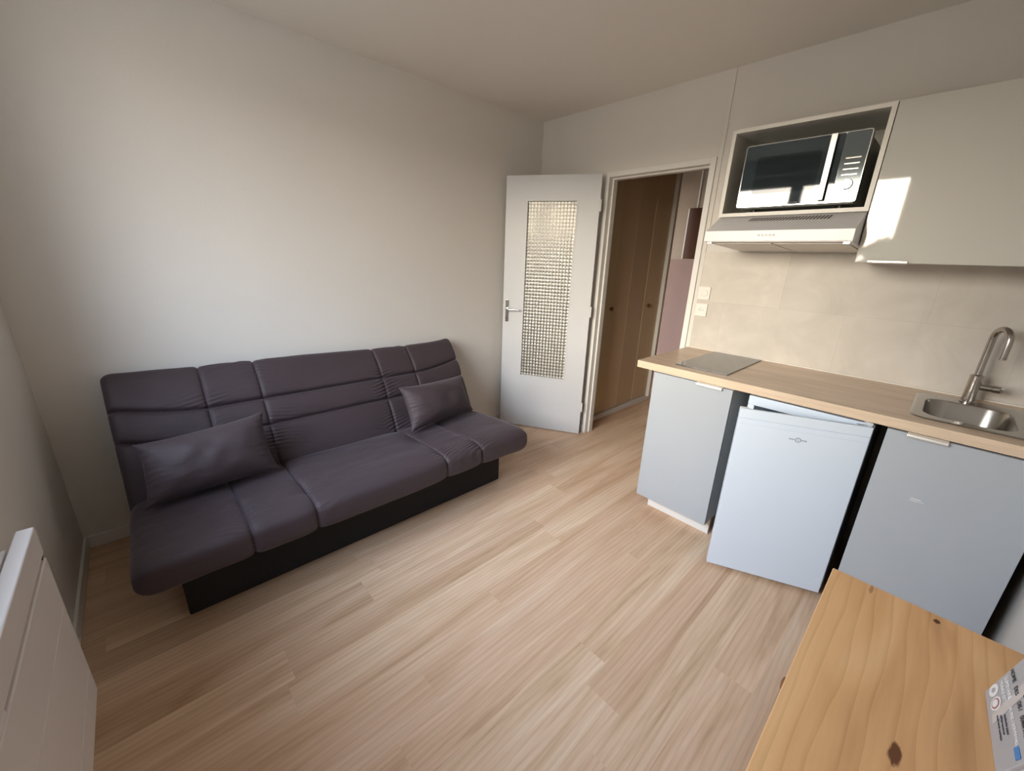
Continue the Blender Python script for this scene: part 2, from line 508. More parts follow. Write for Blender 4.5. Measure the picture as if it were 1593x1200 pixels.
# ------------------------------------------------------------------ mesh helpers
class MB:
    def __init__(self, mat=None):
        self.v = []; self.f = []; self.mat = mat or Matrix.Identity(4)
    def add(self, vs_, fs_):
        n = len(self.v)
        self.v += [self.mat @ Vector(p) for p in vs_]
        self.f += [tuple(i + n for i in f) for f in fs_]
        return self
    def box(self, x0, x1, y0, y1, z0, z1):
        vs_ = [(x, y, z) for x in (x0, x1) for y in (y0, y1) for z in (z0, z1)]
        return self.add(vs_, [(0, 1, 3, 2), (4, 6, 7, 5), (0, 4, 5, 1), (2, 3, 7, 6), (0, 2, 6, 4), (1, 5, 7, 3)])
    def prism(self, prof, a0, a1, axis=1):
        """2-D profile extruded along axis; profile coords are the two other axes in order"""
        n = len(prof); vs_ = []
        for a in (a0, a1):
            for p, q in prof:
                c = [p, q]; c.insert(axis, a); vs_.append(tuple(c))
        fs_ = [tuple(range(n))[::-1], tuple(range(n, 2 * n))]
        for i in range(n):
            j = (i + 1) % n
            fs_.append((i, j, n + j, n + i))
        return self.add(vs_, fs_)
    def tube(self, path, r, seg=16, cap=True):
        path = [Vector(p) for p in path]
        rs = r if isinstance(r, (list, tuple)) else [r] * len(path)
        t0 = (path[1] - path[0]).normalized()
        ref = Vector((0, 0, 1)) if abs(t0.z) < .9 else Vector((1, 0, 0))
        nrm = t0.cross(ref).normalized()
        vs_ = []
        for i, p in enumerate(path):
            a = path[max(0, i - 1)]; b_ = path[min(len(path) - 1, i + 1)]
            t = (b_ - a).normalized()
            nrm = (nrm - t * nrm.dot(t)).normalized()
            bn = t.cross(nrm)
            for k in range(seg):
                an = 2 * PI * k / seg
                vs_.append(p + rs[i] * (math.cos(an) * nrm + math.sin(an) * bn))
        fs_ = []
        for i in range(len(path) - 1):
            for k in range(seg):
                k2 = (k + 1) % seg
                fs_.append((i * seg + k, i * seg + k2, (i + 1) * seg + k2, (i + 1) * seg + k))
        if cap:
            fs_.append(tuple(range(seg))[::-1])
            fs_.append(tuple(range((len(path) - 1) * seg, len(path) * seg)))
        return self.add(vs_, fs_)
    def cyl(self, p0, p1, r, seg=24):
        return self.tube([p0, p1], r, seg)
    def lathe(self, c, axis, prof, seg=32):
        """prof: (distance along axis, radius)"""
        c = Vector(c); axis = Vector(axis).normalized()
        ref = Vector((0, 0, 1)) if abs(axis.z) < .9 else Vector((1, 0, 0))
        a = axis.cross(ref).normalized(); b_ = axis.cross(a)
        vs_ = []
        for d, r in prof:
            for k in range(seg):
                an = 2 * PI * k / seg
                vs_.append(c + axis * d + r * (math.cos(an) * a + math.sin(an) * b_))
        fs_ = []
        for i in range(len(prof) - 1):
            for k in range(seg):
                k2 = (k + 1) % seg
                fs_.append((i * seg + k, i * seg + k2, (i + 1) * seg + k2, (i + 1) * seg + k))
        fs_.append(tuple(range(seg))[::-1])
        fs_.append(tuple(range((len(prof) - 1) * seg, len(prof) * seg)))
        return self.add(vs_, fs_)
    def build(self, name, mt, parent=None, bevel=0.0, seg=2, smooth=False, origin=None, angle=40):
        org = Vector((0, 0, 0))
        if parent is not None:
            p = parent
            while p is not None:
                org += p.location; p = p.parent
            vs_ = [tuple(v - org) for v in self.v]
            loc = Vector((0, 0, 0))
        else:
            if origin is None:
                origin = (0, 0, 0)
            loc = Vector(origin)
            vs_ = [tuple(v - loc) for v in self.v]
        me = bpy.data.meshes.new(name)
        me.from_pydata(vs_, [], self.f)
        bm = bmesh.new(); bm.from_mesh(me)
        bmesh.ops.recalc_face_normals(bm, faces=bm.faces)
        bm.to_mesh(me); bm.free()
        me.materials.append(mt)
        o = bpy.data.objects.new(name, me)
        COL.objects.link(o)
        o.location = loc
        if parent is not None:
            o.parent = parent
        if bevel:
            bv = o.modifiers.new('bevel', 'BEVEL')
            bv.width = bevel; bv.segments = seg; bv.limit_method = 'ANGLE'; bv.angle_limit = math.radians(35)
            bv.harden_normals = True
            for p in me.polygons: p.use_smooth = True
            es = o.modifiers.new('split', 'EDGE_SPLIT'); es.split_angle = math.radians(angle)
            o.modifiers.remove(es)
            me.set_sharp_from_angle(angle=math.radians(angle))
        elif smooth:
            for p in me.polygons: p.use_smooth = True
            me.set_sharp_from_angle(angle=math.radians(angle))
        return o

def B(x0, x1, y0, y1, z0, z1):
    return MB().box(x0, x1, y0, y1, z0, z1)

def thing(name, loc, label, cat, group=None):
    o = bpy.data.objects.new(name, None)
    o.empty_display_size = .1
    COL.objects.link(o)
    o.location = loc
    o['label'] = label; o['category'] = cat
    if group: o['group'] = group
    return o

def tag(o, label, cat, group=None):
    o['label'] = label; o['category'] = cat
    if group: o['group'] = group
    return o

def struct(o):
    o['kind'] = 'structure'
    return o

def text(name, s, size, mt, parent, origin, right, up, extrude=.0003, align='CENTER', sx=1.0):
    cu = bpy.data.curves.new(name, 'FONT')
    cu.body = s; cu.size = size; cu.extrude = extrude
    cu.align_x = align; cu.align_y = 'CENTER'
    cu.materials.append(mt)
    o = bpy.data.objects.new(name, cu)
    COL.objects.link(o)
    r = Vector(right).normalized(); u = Vector(up).normalized(); n = r.cross(u)
    org = Vector((0, 0, 0)); p = parent
    while p is not None:
        org += p.location; p = p.parent
    mm = Matrix((r * sx, u, n)).transposed().to_4x4()
    mm.translation = Vector(origin) - org
    dg = bpy.context.evaluated_depsgraph_get()
    me = bpy.data.meshes.new_from_object(o.evaluated_get(dg))
    bpy.data.objects.remove(o)
    me.transform(mm)
    if not me.materials: me.materials.append(mt)
    o = bpy.data.objects.new(name, me)
    COL.objects.link(o)
    o.parent = parent
    return o

# ------------------------------------------------------------------ room shell
# floor: one mesh, a face per plank
PW = .139; PX = .093
known = {8: -2.514, 10: -1.756, 11: -.883, 14: -1.755, 16: -1.34, 6: -2.062, 13: -.35, 12: -1.05, 15: -.62, 9: -1.25}
vs_, fs_, cols = [], [], []
k = -2
while PX + k * PW < 3.3:
    x0 = PX + k * PW; x1 = x0 + PW
    x0c, x1c = max(x0, -.9), min(x1, XR + .25)
    base = known.get(k, random.uniform(-1.3, 0))
    ys = sorted([base + 1.29 * j for j in range(-4, 5)])
    ys = [y for y in ys if -L - .3 < y < 3.0]
    ys = [-L - .3] + ys + [3.0]
    if x1c > x0c:
        for a, b_ in zip(ys[:-1], ys[1:]):
            n = len(vs_)
            vs_ += [(x0c, a, 0), (x1c, a, 0), (x1c, b_, 0), (x0c, b_, 0)]
            fs_.append((n, n + 1, n + 2, n + 3))
            cols.append((random.random(), random.random(), random.random(), 1))
    k += 1
me = bpy.data.meshes.new('floor')
me.from_pydata(vs_, [], fs_)
ca = me.color_attributes.new('plank', 'FLOAT_COLOR', 'CORNER')
for p in me.polygons:
    for li in p.loop_indices:
        ca.data[li].color = cols[p.index]
me.materials.append(M['floor'])
fl = bpy.data.objects.new('floor', me); COL.objects.link(fl); struct(fl)
sub = B(-.9, XR + .25, -L - .3, 3.0, -.12, -.004).build('floor_slab', M['dark'], fl)

struct(B(-.1, XR + .1, -L, .07, H, H + .12).build('ceiling', M['ceil']))
struct(B(-.12, 0, -L - WT, .07, 0, H).build('wall_left', M['wall']))
struct(B(XR, XR + .12, -L - WT, 0.0, 0, H).build('wall_right', M['wall']))
# kitchen wall with door opening
OX0, OX1, OZ = .668, 1.434, 2.043
b = MB()
b.box(0, OX0, 0, .07, 0, H).box(OX0, OX1, 0, .07, OZ, H).box(OX1, XR + .12, 0, .07, 0, H)
struct(b.build('wall_back', M['wall']))
# window wall
b = MB()
b.box(0, WX0, -L - WT, -L, 0, H).box(WX1, XR, -L - WT, -L, 0, H)
b.box(WX0, WX1, -L - WT, -L, 0, WZ0).box(WX0, WX1, -L - WT, -L, WZ1, H)
struct(b.build('wall_front', M['wall']))
# thin plaster corner bead running up beside the cabinets
struct(B(1.4405, 1.4655, -.007, 0, 0, H - .002).build('trim_1', M['wall'], bevel=.0015))

# baseboards
struct(B(0, .012, -L + .012, 0, 0, .066).build('baseboard_left', M['white'], bevel=.003))
struct(B(0, XR, -L, -L + .012, 0, .066).build('baseboard_front', M['white'], bevel=.003))
struct(B(.012, OX0 - .002, -.012, 0, 0, .066).build('baseboard_back', M['white'], bevel=.003))
struct(B(XR - .012, XR, -L + .012, -.70, 0, .066).build('baseboard_right', M['white'], bevel=.003))

# window
wr = bpy.data.objects.new('window_1', None); COL.objects.link(wr); wr.location = ((WX0 + WX1) / 2, -L - WT + .05, WZ0); struct(wr)
wy0, wy1 = -L - WT + .02, -L - WT + .08
b = MB()
f_ = .045
b.box(WX0, WX0 + f_, wy0, wy1, WZ0, WZ1).box(WX1 - f_, WX1, wy0, wy1, WZ0, WZ1)
b.box(WX0 + f_, WX1 - f_, wy0, wy1, WZ0, WZ0 + f_).box(WX0 + f_, WX1 - f_, wy0, wy1, WZ1 - f_, WZ1)
b.build('window_frame', M['pvc'], wr, bevel=.003)
xm = 1.215
for (a, c) in ((WX0 + f_, xm), (xm, WX1 - f_)):
    b = MB(); s_ = .052
    y0, y1 = wy0 + .012, wy1 + .012
    b.box(a, a + s_, y0, y1, WZ0 + f_, WZ1 - f_).box(c - s_, c, y0, y1, WZ0 + f_, WZ1 - f_)
    b.box(a + s_, c - s_, y0, y1, WZ0 + f_, WZ0 + f_ + s_).box(a + s_, c - s_, y0, y1, WZ1 - f_ - s_, WZ1 - f_)
    sash = b.build('window_sash', M['pvc'], wr, bevel=.003)
    B(a + s_ - .005, c - s_ + .005, wy0 + .03, wy0 + .034, WZ0 + f_ + s_ - .005, WZ1 - f_ - s_ + .005).build('window_pane', M['window_glass'], sash)
B(xm - .012, xm + .012, wy1 + .012, wy1 + .05, 1.55, 1.68).build('window_handle', M['pvc'], wr, bevel=.004)
B(WX0 + .001, WX1 - .001, wy1 + .0135, -L + .004, WZ0, WZ0 + .012).build('window_sill', M['white'], wr, bevel=.002)

# ------------------------------------------------------------------ hall beyond the door
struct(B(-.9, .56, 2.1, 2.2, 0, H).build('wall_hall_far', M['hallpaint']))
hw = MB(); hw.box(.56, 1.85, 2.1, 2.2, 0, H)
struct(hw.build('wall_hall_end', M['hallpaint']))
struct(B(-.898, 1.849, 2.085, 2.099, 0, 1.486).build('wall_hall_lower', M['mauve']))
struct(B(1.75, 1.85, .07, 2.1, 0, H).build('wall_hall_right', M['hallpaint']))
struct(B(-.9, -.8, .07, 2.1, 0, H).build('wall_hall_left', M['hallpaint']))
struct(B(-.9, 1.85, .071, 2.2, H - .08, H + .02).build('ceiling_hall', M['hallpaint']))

# folding closet
cl = thing('folding_closet', (.55, .65, 0), 'olive brown folding closet front in the hall beyond the open doorway', 'closet')
ys = [.105, .404, .655, .962, 1.228]
for i in range(4):
    a, c = ys[i], ys[i + 1]
    z0, z1 = .052, 2.29
    x_in = .012
    xa, xc = (.566, .566 - x_in) if i % 2 == 0 else (.566 - x_in, .566)
    mt = M['closet'] if i in (0,) else M['closet_b']
    b = MB()
    t = .018
    prof = [(xa - t, a + .0015), (xa, a + .0015), (xc, c - .0015), (xc - t, c - .0015)]
    b.prism(prof, z0, z1, 2)
    pn = b.build('closet_panel', mt, cl)
    # pale vertical edge strip
    B(max(xa, xc) - .006 if i % 2 else xc - .002, (max(xa, xc) + .001) if i % 2 else xc + .003, c - .003, c + .001, z0, z1).build('panel_edge', M['closet_edge'], pn)
    if i in (0, 2):
        ky = .385 if i == 0 else 1.02
        xk = .566 - (x_in * (ky - a) / (c - a) if i % 2 == 0 else 0)
        MB().lathe((xk, ky, 1.035), (1, 0, 0), [(0, .009), (.008, .008), (.014, .017), (.024, .019), (.030, .012), (.031, .004)], 20).build('knob', M['knob_wood'], pn, smooth=True)
b = MB()
b.box(.50, .585, .08, 1.30, 0, .045)
b.build('bottom_track', M['white'], cl, bevel=.003)
B(.545, .60, 1.236, 1.262, .045, 2.34).build('frame_post', M['white'], cl, bevel=.003)
B(.545, .59, 1.270, 1.30, .045, 2.34).build('frame_post', M['white'], cl, bevel=.003)
B(.50, .60, .08, 1.30, 2.30, 2.38).build('top_rail', M['closet_b'], cl)
B(.40, .42, .08, 1.30, .045, 2.30).build('back_panel', M['closet_b'], cl)

# wall cabinet in the hall
hc = thing('hall_cabinet', (.8, 1.85, 1.486), 'white edged cabinet with a dark brown door hung high on the hall wall', 'cabinet')
b = MB(); b.box(.555, .575, 1.6, 2.084, 1.488, 1.97).box(1.08, 1.10, 1.6, 2.084, 1.488, 1.97).box(.575, 1.08, 1.6, 2.084, 1.95, 1.97).box(.575, 1.08, 1.6, 2.084, 1.488, 1.506).box(.575, 1.08, 2.06, 2.084, 1.506, 1.95)
b.build('cabinet_body', M['white'], hc)
B(.577, 1.100, 1.58, 1.599, 1.487, 1.971).build('cabinet_door', M['brown_door'], hc)
tag(MB().tube([(.60, 1.70, 1.972), (.60, 1.70, 2.20), (.60, 1.70, H - .081)], .012).build('hall_pipe', M['white'], None, smooth=True, origin=(.60, 1.7, 1.972)),
    'thin white pipe rising from the hall cabinet to the ceiling', 'pipe')

# ------------------------------------------------------------------ door (frame + open leaf)
dr = bpy.data.objects.new('door_1', None); COL.objects.link(dr); dr.location = (1.05, 0, 0); struct(dr)
IX0, IX1, IZ = .708, 1.391, 2.0
b = MB()
yf, yb = -.014, .078
b.box(OX0 - .002, IX0 - .012, yf, yb, 0, 2.046).box(IX1 + .012, 1.4377, yf, yb, 0, 2.046).box(IX0 - .012, IX1 + .012, yf, yb, IZ + .012, 2.046)
b.box(IX0 - .012, IX0, .030, yb, 0, IZ + .012).box(IX1, IX1 + .012, .030, yb, 0, IZ + .012).box(IX0, IX1, .030, yb, IZ, IZ + .012)
b.build('door_frame', M['white'], dr, bevel=.002)
# leaf: visible face from free edge P0 to hinge edge
P0 = Vector((.0639, -.4424, 0)); P1 = Vector((.6823, -.082, 0))
d = (P1 - P0).normalized(); nf = Vector((d.y, -d.x, 0))
LM = Matrix((d, -nf, Vector((0, 0, 1)))).transposed().to_4x4(); LM.translation = P0   # local: x along leaf, y thickness (away from camera), z up
W_, HT, TH = (P1 - P0).length, 2.027, .04
gx0, gx1, gz0, gz1 = .166, .558, .468, 1.859
b = MB(LM)
b.box(0, gx0, 0, TH, .007, HT).box(gx1, W_, 0, TH, .007, HT).box(gx0, gx1, 0, TH, .007, gz0).box(gx0, gx1, 0, TH, gz1, HT)
leaf = b.build('door_leaf', M['door'], dr)
b = MB(LM)
q = .009
for yy0, yy1 in ((-.002, .014), (TH - .014, TH + .002)):
    b.box(gx0, gx0 + q, yy0, yy1, gz0, gz1).box(gx1 - q, gx1, yy0, yy1, gz0, gz1)
    b.box(gx0 + q, gx1 - q, yy0, yy1, gz0, gz0 + q).box(gx0 + q, gx1 - q, yy0, yy1, gz1 - q, gz1)
b.build('glazing_bead', M['door'], leaf)
# cast glass of small square lenses
b = MB(LM)
NXc, NZc, SB = 15, 53, 5
x0, x1, z0, z1 = gx0 + .003, gx1 - .003, gz0 + .003, gz1 - .003
nx, nz = NXc * SB, NZc * SB
vs_ = []
for j in range(nz + 1):
    for i in range(nx + 1):
        u = (i % SB) / SB; w = (j % SB) / SB
        h = (1 - (2 * u - 1) ** 2) * (1 - (2 * w - 1) ** 2)
        vs_.append((x0 + (x1 - x0) * i / nx, .018 - .0036 * h, z0 + (z1 - z0) * j / nz))
fs_ = []
for j in range(nz):
    for i in range(nx):
        a = j * (nx + 1) + i
        fs_.append((a, a + 1, a + nx + 2, a + nx + 1))
n = len(vs_)
per = [i for i in range(nx + 1)] + [j * (nx + 1) + nx for j in range(1, nz + 1)] + [nz * (nx + 1) + i for i in range(nx - 1, -1, -1)] + [j * (nx + 1) for j in range(nz - 1, 0, -1)]
for p_ in per:
    v = vs_[p_]; vs_.append((v[0], .024, v[2]))
mlen = len(per)
for i in range(mlen):
    j = (i + 1) % mlen
    fs_.append((per[i], per[j], n + j, n + i))
fs_.append(tuple(n + i for i in range(mlen)))
b.add(vs_, fs_)
gp = b.build('glass_pane', M['cast_glass'], leaf, smooth=True, angle=60)
la = gp.data.attributes.new('lens', 'FLOAT', 'POINT')
for j in range(nz + 1):
    for i in range(nx + 1):
        u = (i % SB) / SB; w = (j % SB) / SB
        la.data[j * (nx + 1) + i].value = (1 - (2 * u - 1) ** 2) * (1 - (2 * w - 1) ** 2)
for i in range(n, n + mlen):
    la.data[i].value = 1.0
# handle set
b = MB(LM); b.box(.022, .050, -.006, 0, .925, 1.105); plate = b.build('handle_plate', M['chrome'], leaf, bevel=.002)
b = MB(LM)
b.tube([(.037, -.004, 1.030), (.037, -.045, 1.030), (.042, -.052, 1.030), (.060, -.054, 1.031), (.105, -.054, 1.032), (.150, -.050, 1.030)], [.008, .008, .009, .009, .008, .005], 14)
b.build('door_lever', M['chrome'], plate, smooth=True)
b = MB(LM); b.cyl((.036, -.008, .955), (.036, 0, .955), .005, 12); b.build('keyhole', M['dark'], plate)
for hz in (.25, 1.05, 1.82):
    b = MB(LM); b.cyl((W_ + .006, .004, hz - .04), (W_ + .006, .004, hz + .04), .006, 12)
    b.build('hinge', M['white'], leaf, smooth=True)

# ------------------------------------------------------------------ sofa bed
def sect(c, tilt, hl, ht, n=4.5, cnt=150, bend=0.0):
    """closed superellipse loop; returns list of (s, p, sign): s along axis, t across"""
    raw = []
    N_ = 1600
    for i in range(N_):
        a = 2 * PI * i / N_
        ca, sa = math.cos(a), math.sin(a)
        raw.append((hl * math.copysign(abs(ca) ** (2 / n), ca), ht * math.copysign(abs(sa) ** (2 / n), sa)))
    acc = [0]
    for i in range(N_):
        p, q = raw[i], raw[(i + 1) % N_]
        acc.append(acc[-1] + math.hypot(q[0] - p[0], q[1] - p[1]))
    tot = acc[-1]; out = []; j = 0
    for i in range(cnt):
        t = tot * i / cnt
        while acc[j + 1] < t: j += 1
        fr = (t - acc[j]) / max(1e-9, acc[j + 1] - acc[j])
        p, q = raw[j % N_], raw[(j + 1) % N_]
        out.append((p[0] + (q[0] - p[0]) * fr, p[1] + (q[1] - p[1]) * fr))
    return out

YC, YH = -1.93, .94                   # centre and half length of the sofa along y
VST = [-2.515, -2.275, -1.605, -1.365]   # stitched channels running across the sofa

def cushion(name, cx, cz, ax, hl, ht, hst, parent, curve_ends=.0, amp=.016, vamp=.010, vw=.018, ear=0.0, endr=.10, top_slope=0.0, bend=0.0, toproll=0.0):
    """ax: unit vector of the section's long axis (x,z); face side is +n"""
    ax = Vector(ax).normalized()
    nn = Vector((ax[1], -ax[0]))      # perpendicular in (x,z)
    loop = sect(None, 0, hl, ht, 4.2, 430)
    NY = 600
    vs_ = []
    for iy in range(NY + 1):
        # denser at the ends
        e = -1 + 2 * iy / NY
        e = math.copysign(1 - (1 - abs(e)) ** 1.25, e)
        y = YC + e * YH
        de = YH - abs(y - YC)
        k = 1.0
        if de < endr:
            k = (max(0.0, 1 - (1 - de / endr) ** 2.6)) ** .5
        kt = .30 + .70 * k if de > 1e-6 else .30
        kl = 1 - .10 * (1 - k)
        for (s, t) in loop:
            dv = min(abs(y - v) for v in VST)
            qv = math.exp(-dv / vw)
            face = 1 / (1 + math.exp(-(t / ht) * 6))
            lift = 0.0
            o_ = abs(y - YC) - .60
            if o_ > 0: lift = curve_ends * (o_ / .34) ** 1.5
            dh = min([abs((s - lift) - h_) for h_ in hst] or [9])
            qh = math.exp(-dh / .022) * face
            puff = -amp * qh - vamp * qv * (1 - .6 * qh) - .015 * math.exp(-(dh / .0075) ** 1.5) * face - .008 * math.exp(-(dv / .0065) ** 1.5)
            # pulled wrinkles across the vertical seams
            wz = noise.noise(Vector((y * 3.1, s * 4.0, 3.3 + hl)))
            wr_ = math.sin((s + .35 * abs(y - YC) * (1 if wz > 0 else -1) * .6) * 2 * PI / .021 + 6 * noise.noise(Vector((y * 5, s * 7, 1.7))))
            amp_w = .0046 * math.exp(-(dv / .075) ** 1.2) * max(0.0, .35 + 1.3 * noise.noise(Vector((y * 4.0, s * 6.0, 9.1)))) * (1 - math.exp(-(dv / .006)))
            big = .006 * noise.noise(Vector((y * 2.4, s * 5.5, 5.0))) + .003 * noise.noise(Vector((y * 7, s * 14, 2.0)))
            ln = math.hypot(s / hl, t / ht) + 1e-9
            # outward direction approx. by the superellipse gradient
            g = Vector((math.copysign(abs(s / hl) ** 3.2, s) / hl, math.copysign(abs(t / ht) ** 3.2, t) / ht))
            if g.length > 0: g.normalize()
            off = puff + wr_ * amp_w * face + big * k
            s2 = s * kl + g[0] * off
            t2 = t * kt + g[1] * off
            if top_slope and s > 0: s2 += (s / hl) * top_slope * ((YC - y) / YH)
            if toproll and s > 0:     # bulge line of the upper edge between seams
                pass
            if ear and s > 0 and y > YC: s2 += ear * math.exp(-de / .07) * (s / hl) ** 3
            bd = -bend * ((s2 / hl) ** 2) if s2 > 0 else 0
            p = Vector((cx, cz)) + ax * s2 + nn * (t2 + bd)
            vs_.append((p[0], y, p[1]))
    nl = len(loop); fs_ = []
    for iy in range(NY):
        for i in range(nl):
            j = (i + 1) % nl
            fs_.append((iy * nl + i, iy * nl + j, (iy + 1) * nl + j, (iy + 1) * nl + i))
    fs_.append(tuple(range(nl))); fs_.append(tuple(range(NY * nl, (NY + 1) * nl)))
    b = MB(); b.add(vs_, fs_)
    return b.build(name, M['fabric'], parent, smooth=True, angle=75)

sofa = thing('sofa_bed', (.45, YC, 0), 'dark aubergine quilted fold-down sofa bed with black base against the left wall', 'sofa')
# back: face plane through (.385,.36) .. (.15,.83)
axb = Vector((-.24, .47)).normalized()
nb = Vector((axb[1], -axb[0]))
htb, hlb = .062, .325
# s (from A) in face plane: cushion spans s = -0.07 .. 0.58 ; centre at s=.255
A_ = Vector((.39, .36))
cb_ = A_ + axb * .255 - nb * htb
cushion('back_cushion', cb_[0], cb_[1], (axb[0], axb[1]), hlb, htb, [.215 - .255, .357 - .255], sofa, curve_ends=.06, amp=.014, vamp=.005, endr=.055, top_slope=.026, bend=.035, ear=.030)
# seat
axs = Vector((.57, .045)).normalized()
# the face side of the seat must point up: perpendicular (ax.y,-ax.x) points down, so run the axis backwards
cushion('seat_cushion', .655, .309, (-axs[0], -axs[1]), .315, .084, [], sofa, amp=.015, vamp=.011, vw=.022, endr=.075)
# black storage base
b = MB(); b.box(.10, .80, -2.754, -1.095, .004, .222)
b.build('base_box', M['base_black'], sofa, bevel=.006)
for yy in (-2.70, -1.15):
    MB().tube([(.12, yy, .30), (.30, yy, .285), (.42, yy, .245)], .012).build('hinge_frame', M['black'], sofa, smooth=True)

def pillow(name, bl, br, tl, tr, thick, label, seed):
    """four corner points of the outline; soft body with gathered ends"""
    bl, br, tl, tr = map(Vector, (bl, br, tl, tr))
    c = (bl + br + tl + tr) / 4
    nrm = ((br - bl).cross(tl - bl)).normalized()
    if nrm.x < 0: nrm = -nrm
    NU, NV = 120, 70
    b = MB(); vs_ = []
    for side in (1, -1):
        for j in range(NV + 1):
            for i in range(NU + 1):
                u = -1 + 2 * i / NU; v = -1 + 2 * j / NV
                # outline pulled in between the corners
                pu = u * (1 - .085 * (1 - abs(v) ** 3)) ; pv = v * (1 - .09 * (1 - abs(u) ** 3))
                p = (bl * (1 - pu) * (1 - pv) + br * (1 + pu) * (1 - pv) + tl * (1 - pu) * (1 + pv) + tr * (1 + pu) * (1 + pv)) / 4
                t = max(0.0, (1 - abs(u) ** 3.2)) ** .62 * max(0.0, (1 - abs(v) ** 2.4)) ** .55
                h = thick * t
                edge = math.exp(-(1 - abs(u)) / .10)
                h += side * 0 + thick * .10 * edge * t ** .5 * math.sin(v * 26 + 5 * noise.noise(Vector((v * 3, seed, 0)))) * .55
                h += .006 * noise.noise(Vector((u * 3 + seed, v * 2.2, 4 * side))) * t
                h += .0022 * math.sin(40 * v + 14 * u) * edge * t
                vs_.append(p + nrm * side * max(h, .0012))
    n1 = (NU + 1) * (NV + 1); fs_ = []
    for s_ in (0, 1):
        for j in range(NV):
            for i in range(NU):
                a = s_ * n1 + j * (NU + 1) + i
                fs_.append((a, a + 1, a + NU + 2, a + NU + 1))
    per = [i for i in range(NU + 1)] + [j * (NU + 1) + NU for j in range(1, NV + 1)] + [NV * (NU + 1) + i for i in range(NU - 1, -1, -1)] + [j * (NU + 1) for j in range(NV - 1, 0, -1)]
    for i in range(len(per)):
        a, c2 = per[i], per[(i + 1) % len(per)]
        fs_.append((a, c2, n1 + c2, n1 + a))
    b.add(vs_, fs_)
    o = b.build(name, M['fabric'], None, smooth=True, angle=80, origin=tuple(c))
    tag(o, label, 'cushion', 'pillows on the sofa bed')
    return o
pillow('throw_pillow', (.560, -2.815, .400), (.545, -2.310, .405), (.425, -2.805, .640), (.425, -2.325, .675), .082,
       'long aubergine pillow at the left end of the sofa bed', 1.3)
pillow('throw_pillow', (.560, -1.600, .405), (.500, -1.085, .410), (.420, -1.600, .655), (.375, -1.100, .640), .085,
       'aubergine pillow at the right end of the sofa bed, nearer the glazed door', 5.1)

# ------------------------------------------------------------------ kitchen: worktop and base units
WL, WF, WZ, WTK = 1.457, -.643, .907, .039
# worktop with a sink cut-out
SXa, SXb, SYa, SYb = 2.61, 2.865, -.505, -.165
b = MB()
z0, z1 = WZ - WTK, WZ
b.box(WL, SXa, WF, -.002, z0, z1).box(SXb, XR - .001, WF, -.002, z0, z1).box(SXa, SXb, WF, SYa, z0, z1).box(SXa, SXb, SYb, -.002, z0, z1)
wk = thing('worktop', ((WL + XR) / 2, -.32, z0), 'light oak laminate kitchen worktop with a pale front edge', 'worktop')
b.build('worktop_slab', M['worktop'], wk)
b = MB(); b.box(WL, XR - .001, WF - .0012, WF, z0, z1).box(WL - .0012, WL, WF, -.002, z0, z1)
b.build('edge_band', M['worktop_edge'], wk)
B(WL + .005, XR - .002, -.0075, -.0021, WZ, WZ + .005).build('silicone_joint', M['pale_edge'], wk)

sp = tag(B(1.466, XR - .001, -.0065, -.0003, WZ + .006, 1.513).build('splashback', M['splash'], None, origin=(2.2, -.003, WZ)), 'grey beige stone-effect splashback above the oak worktop', 'splashback')

KZ0, KZ1 = .095, .866
def handle_bar(x0, x1, parent, y=-.6565, z=.868, up=False):
    b = MB()
    if not up:
        prof = [(y + .012, z - .001), (y - .013, z - .001), (y - .016, z - .006), (y - .016, z - .014), (y - .0135, z - .014), (y - .0125, z - .005), (y + .012, z - .004)]
    else:
        prof = [(y + .012, z), (y - .010, z), (y - .014, z + .004), (y - .014, z + .012), (y - .0115, z + .012), (y - .0105, z + .0035), (y + .012, z + .003)]
    b.prism(prof, x0, x1, 0)
    return b.build('handle', M['handle'], parent, bevel=.0012)

cab = thing('base_cabinet', (1.78, -.3, 0), 'pale grey base cabinet under the hob at the left end of the worktop', 'cabinet')
b = MB()
b.box(1.571, 1.589, -.632, -.01, .096, KZ1).box(1.960, 1.978, -.632, -.01, .096, KZ1)
b.box(1.589, 1.960, -.632, -.01, .096, .114).box(1.589, 1.960, -.03, -.012, .114, KZ1).box(1.589, 1.960, -.632, -.56, KZ1 - .018, KZ1)
b.build('cabinet_body', M['carcass'], cab, bevel=.001)
dd = B(1.5695, 1.9785, -.6545, -.6345, .096, .8635).build('cabinet_door', M['front'], cab, bevel=.0015)
handle_bar(1.806, 1.932, dd)
B(1.612, 1.978, -.573, -.557, .001, .0945).build('plinth', M['white'], cab, bevel=.001)
for yy in (-.50, -.09):
    for xx in (1.62, 1.935):
        MB().lathe((xx, yy, .001), (0, 0, 1), [(0, .022), (.008, .022), (.012, .014), (.08, .014), (.085, .024), (.0945, .024)], 16).build('leg', M['black'], cab, smooth=True)

snk = thing('sink_cabinet', (2.75, -.3, 0), 'pale grey base cabinet under the sink beside the right wall', 'cabinet')
b = MB()
b.box(2.540, 2.558, -.632, -.01, .096, KZ1).box(2.935, 2.953, -.632, -.01, .096, KZ1)
b.box(2.558, 2.935, -.632, -.01, .096, .114)
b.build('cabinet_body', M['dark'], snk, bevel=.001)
dd = B(2.5376, 2.9555, -.6545, -.6345, .096, .8635).build('cabinet_door', M['front'], snk, bevel=.0015)
handle_bar(2.594, 2.702, dd)
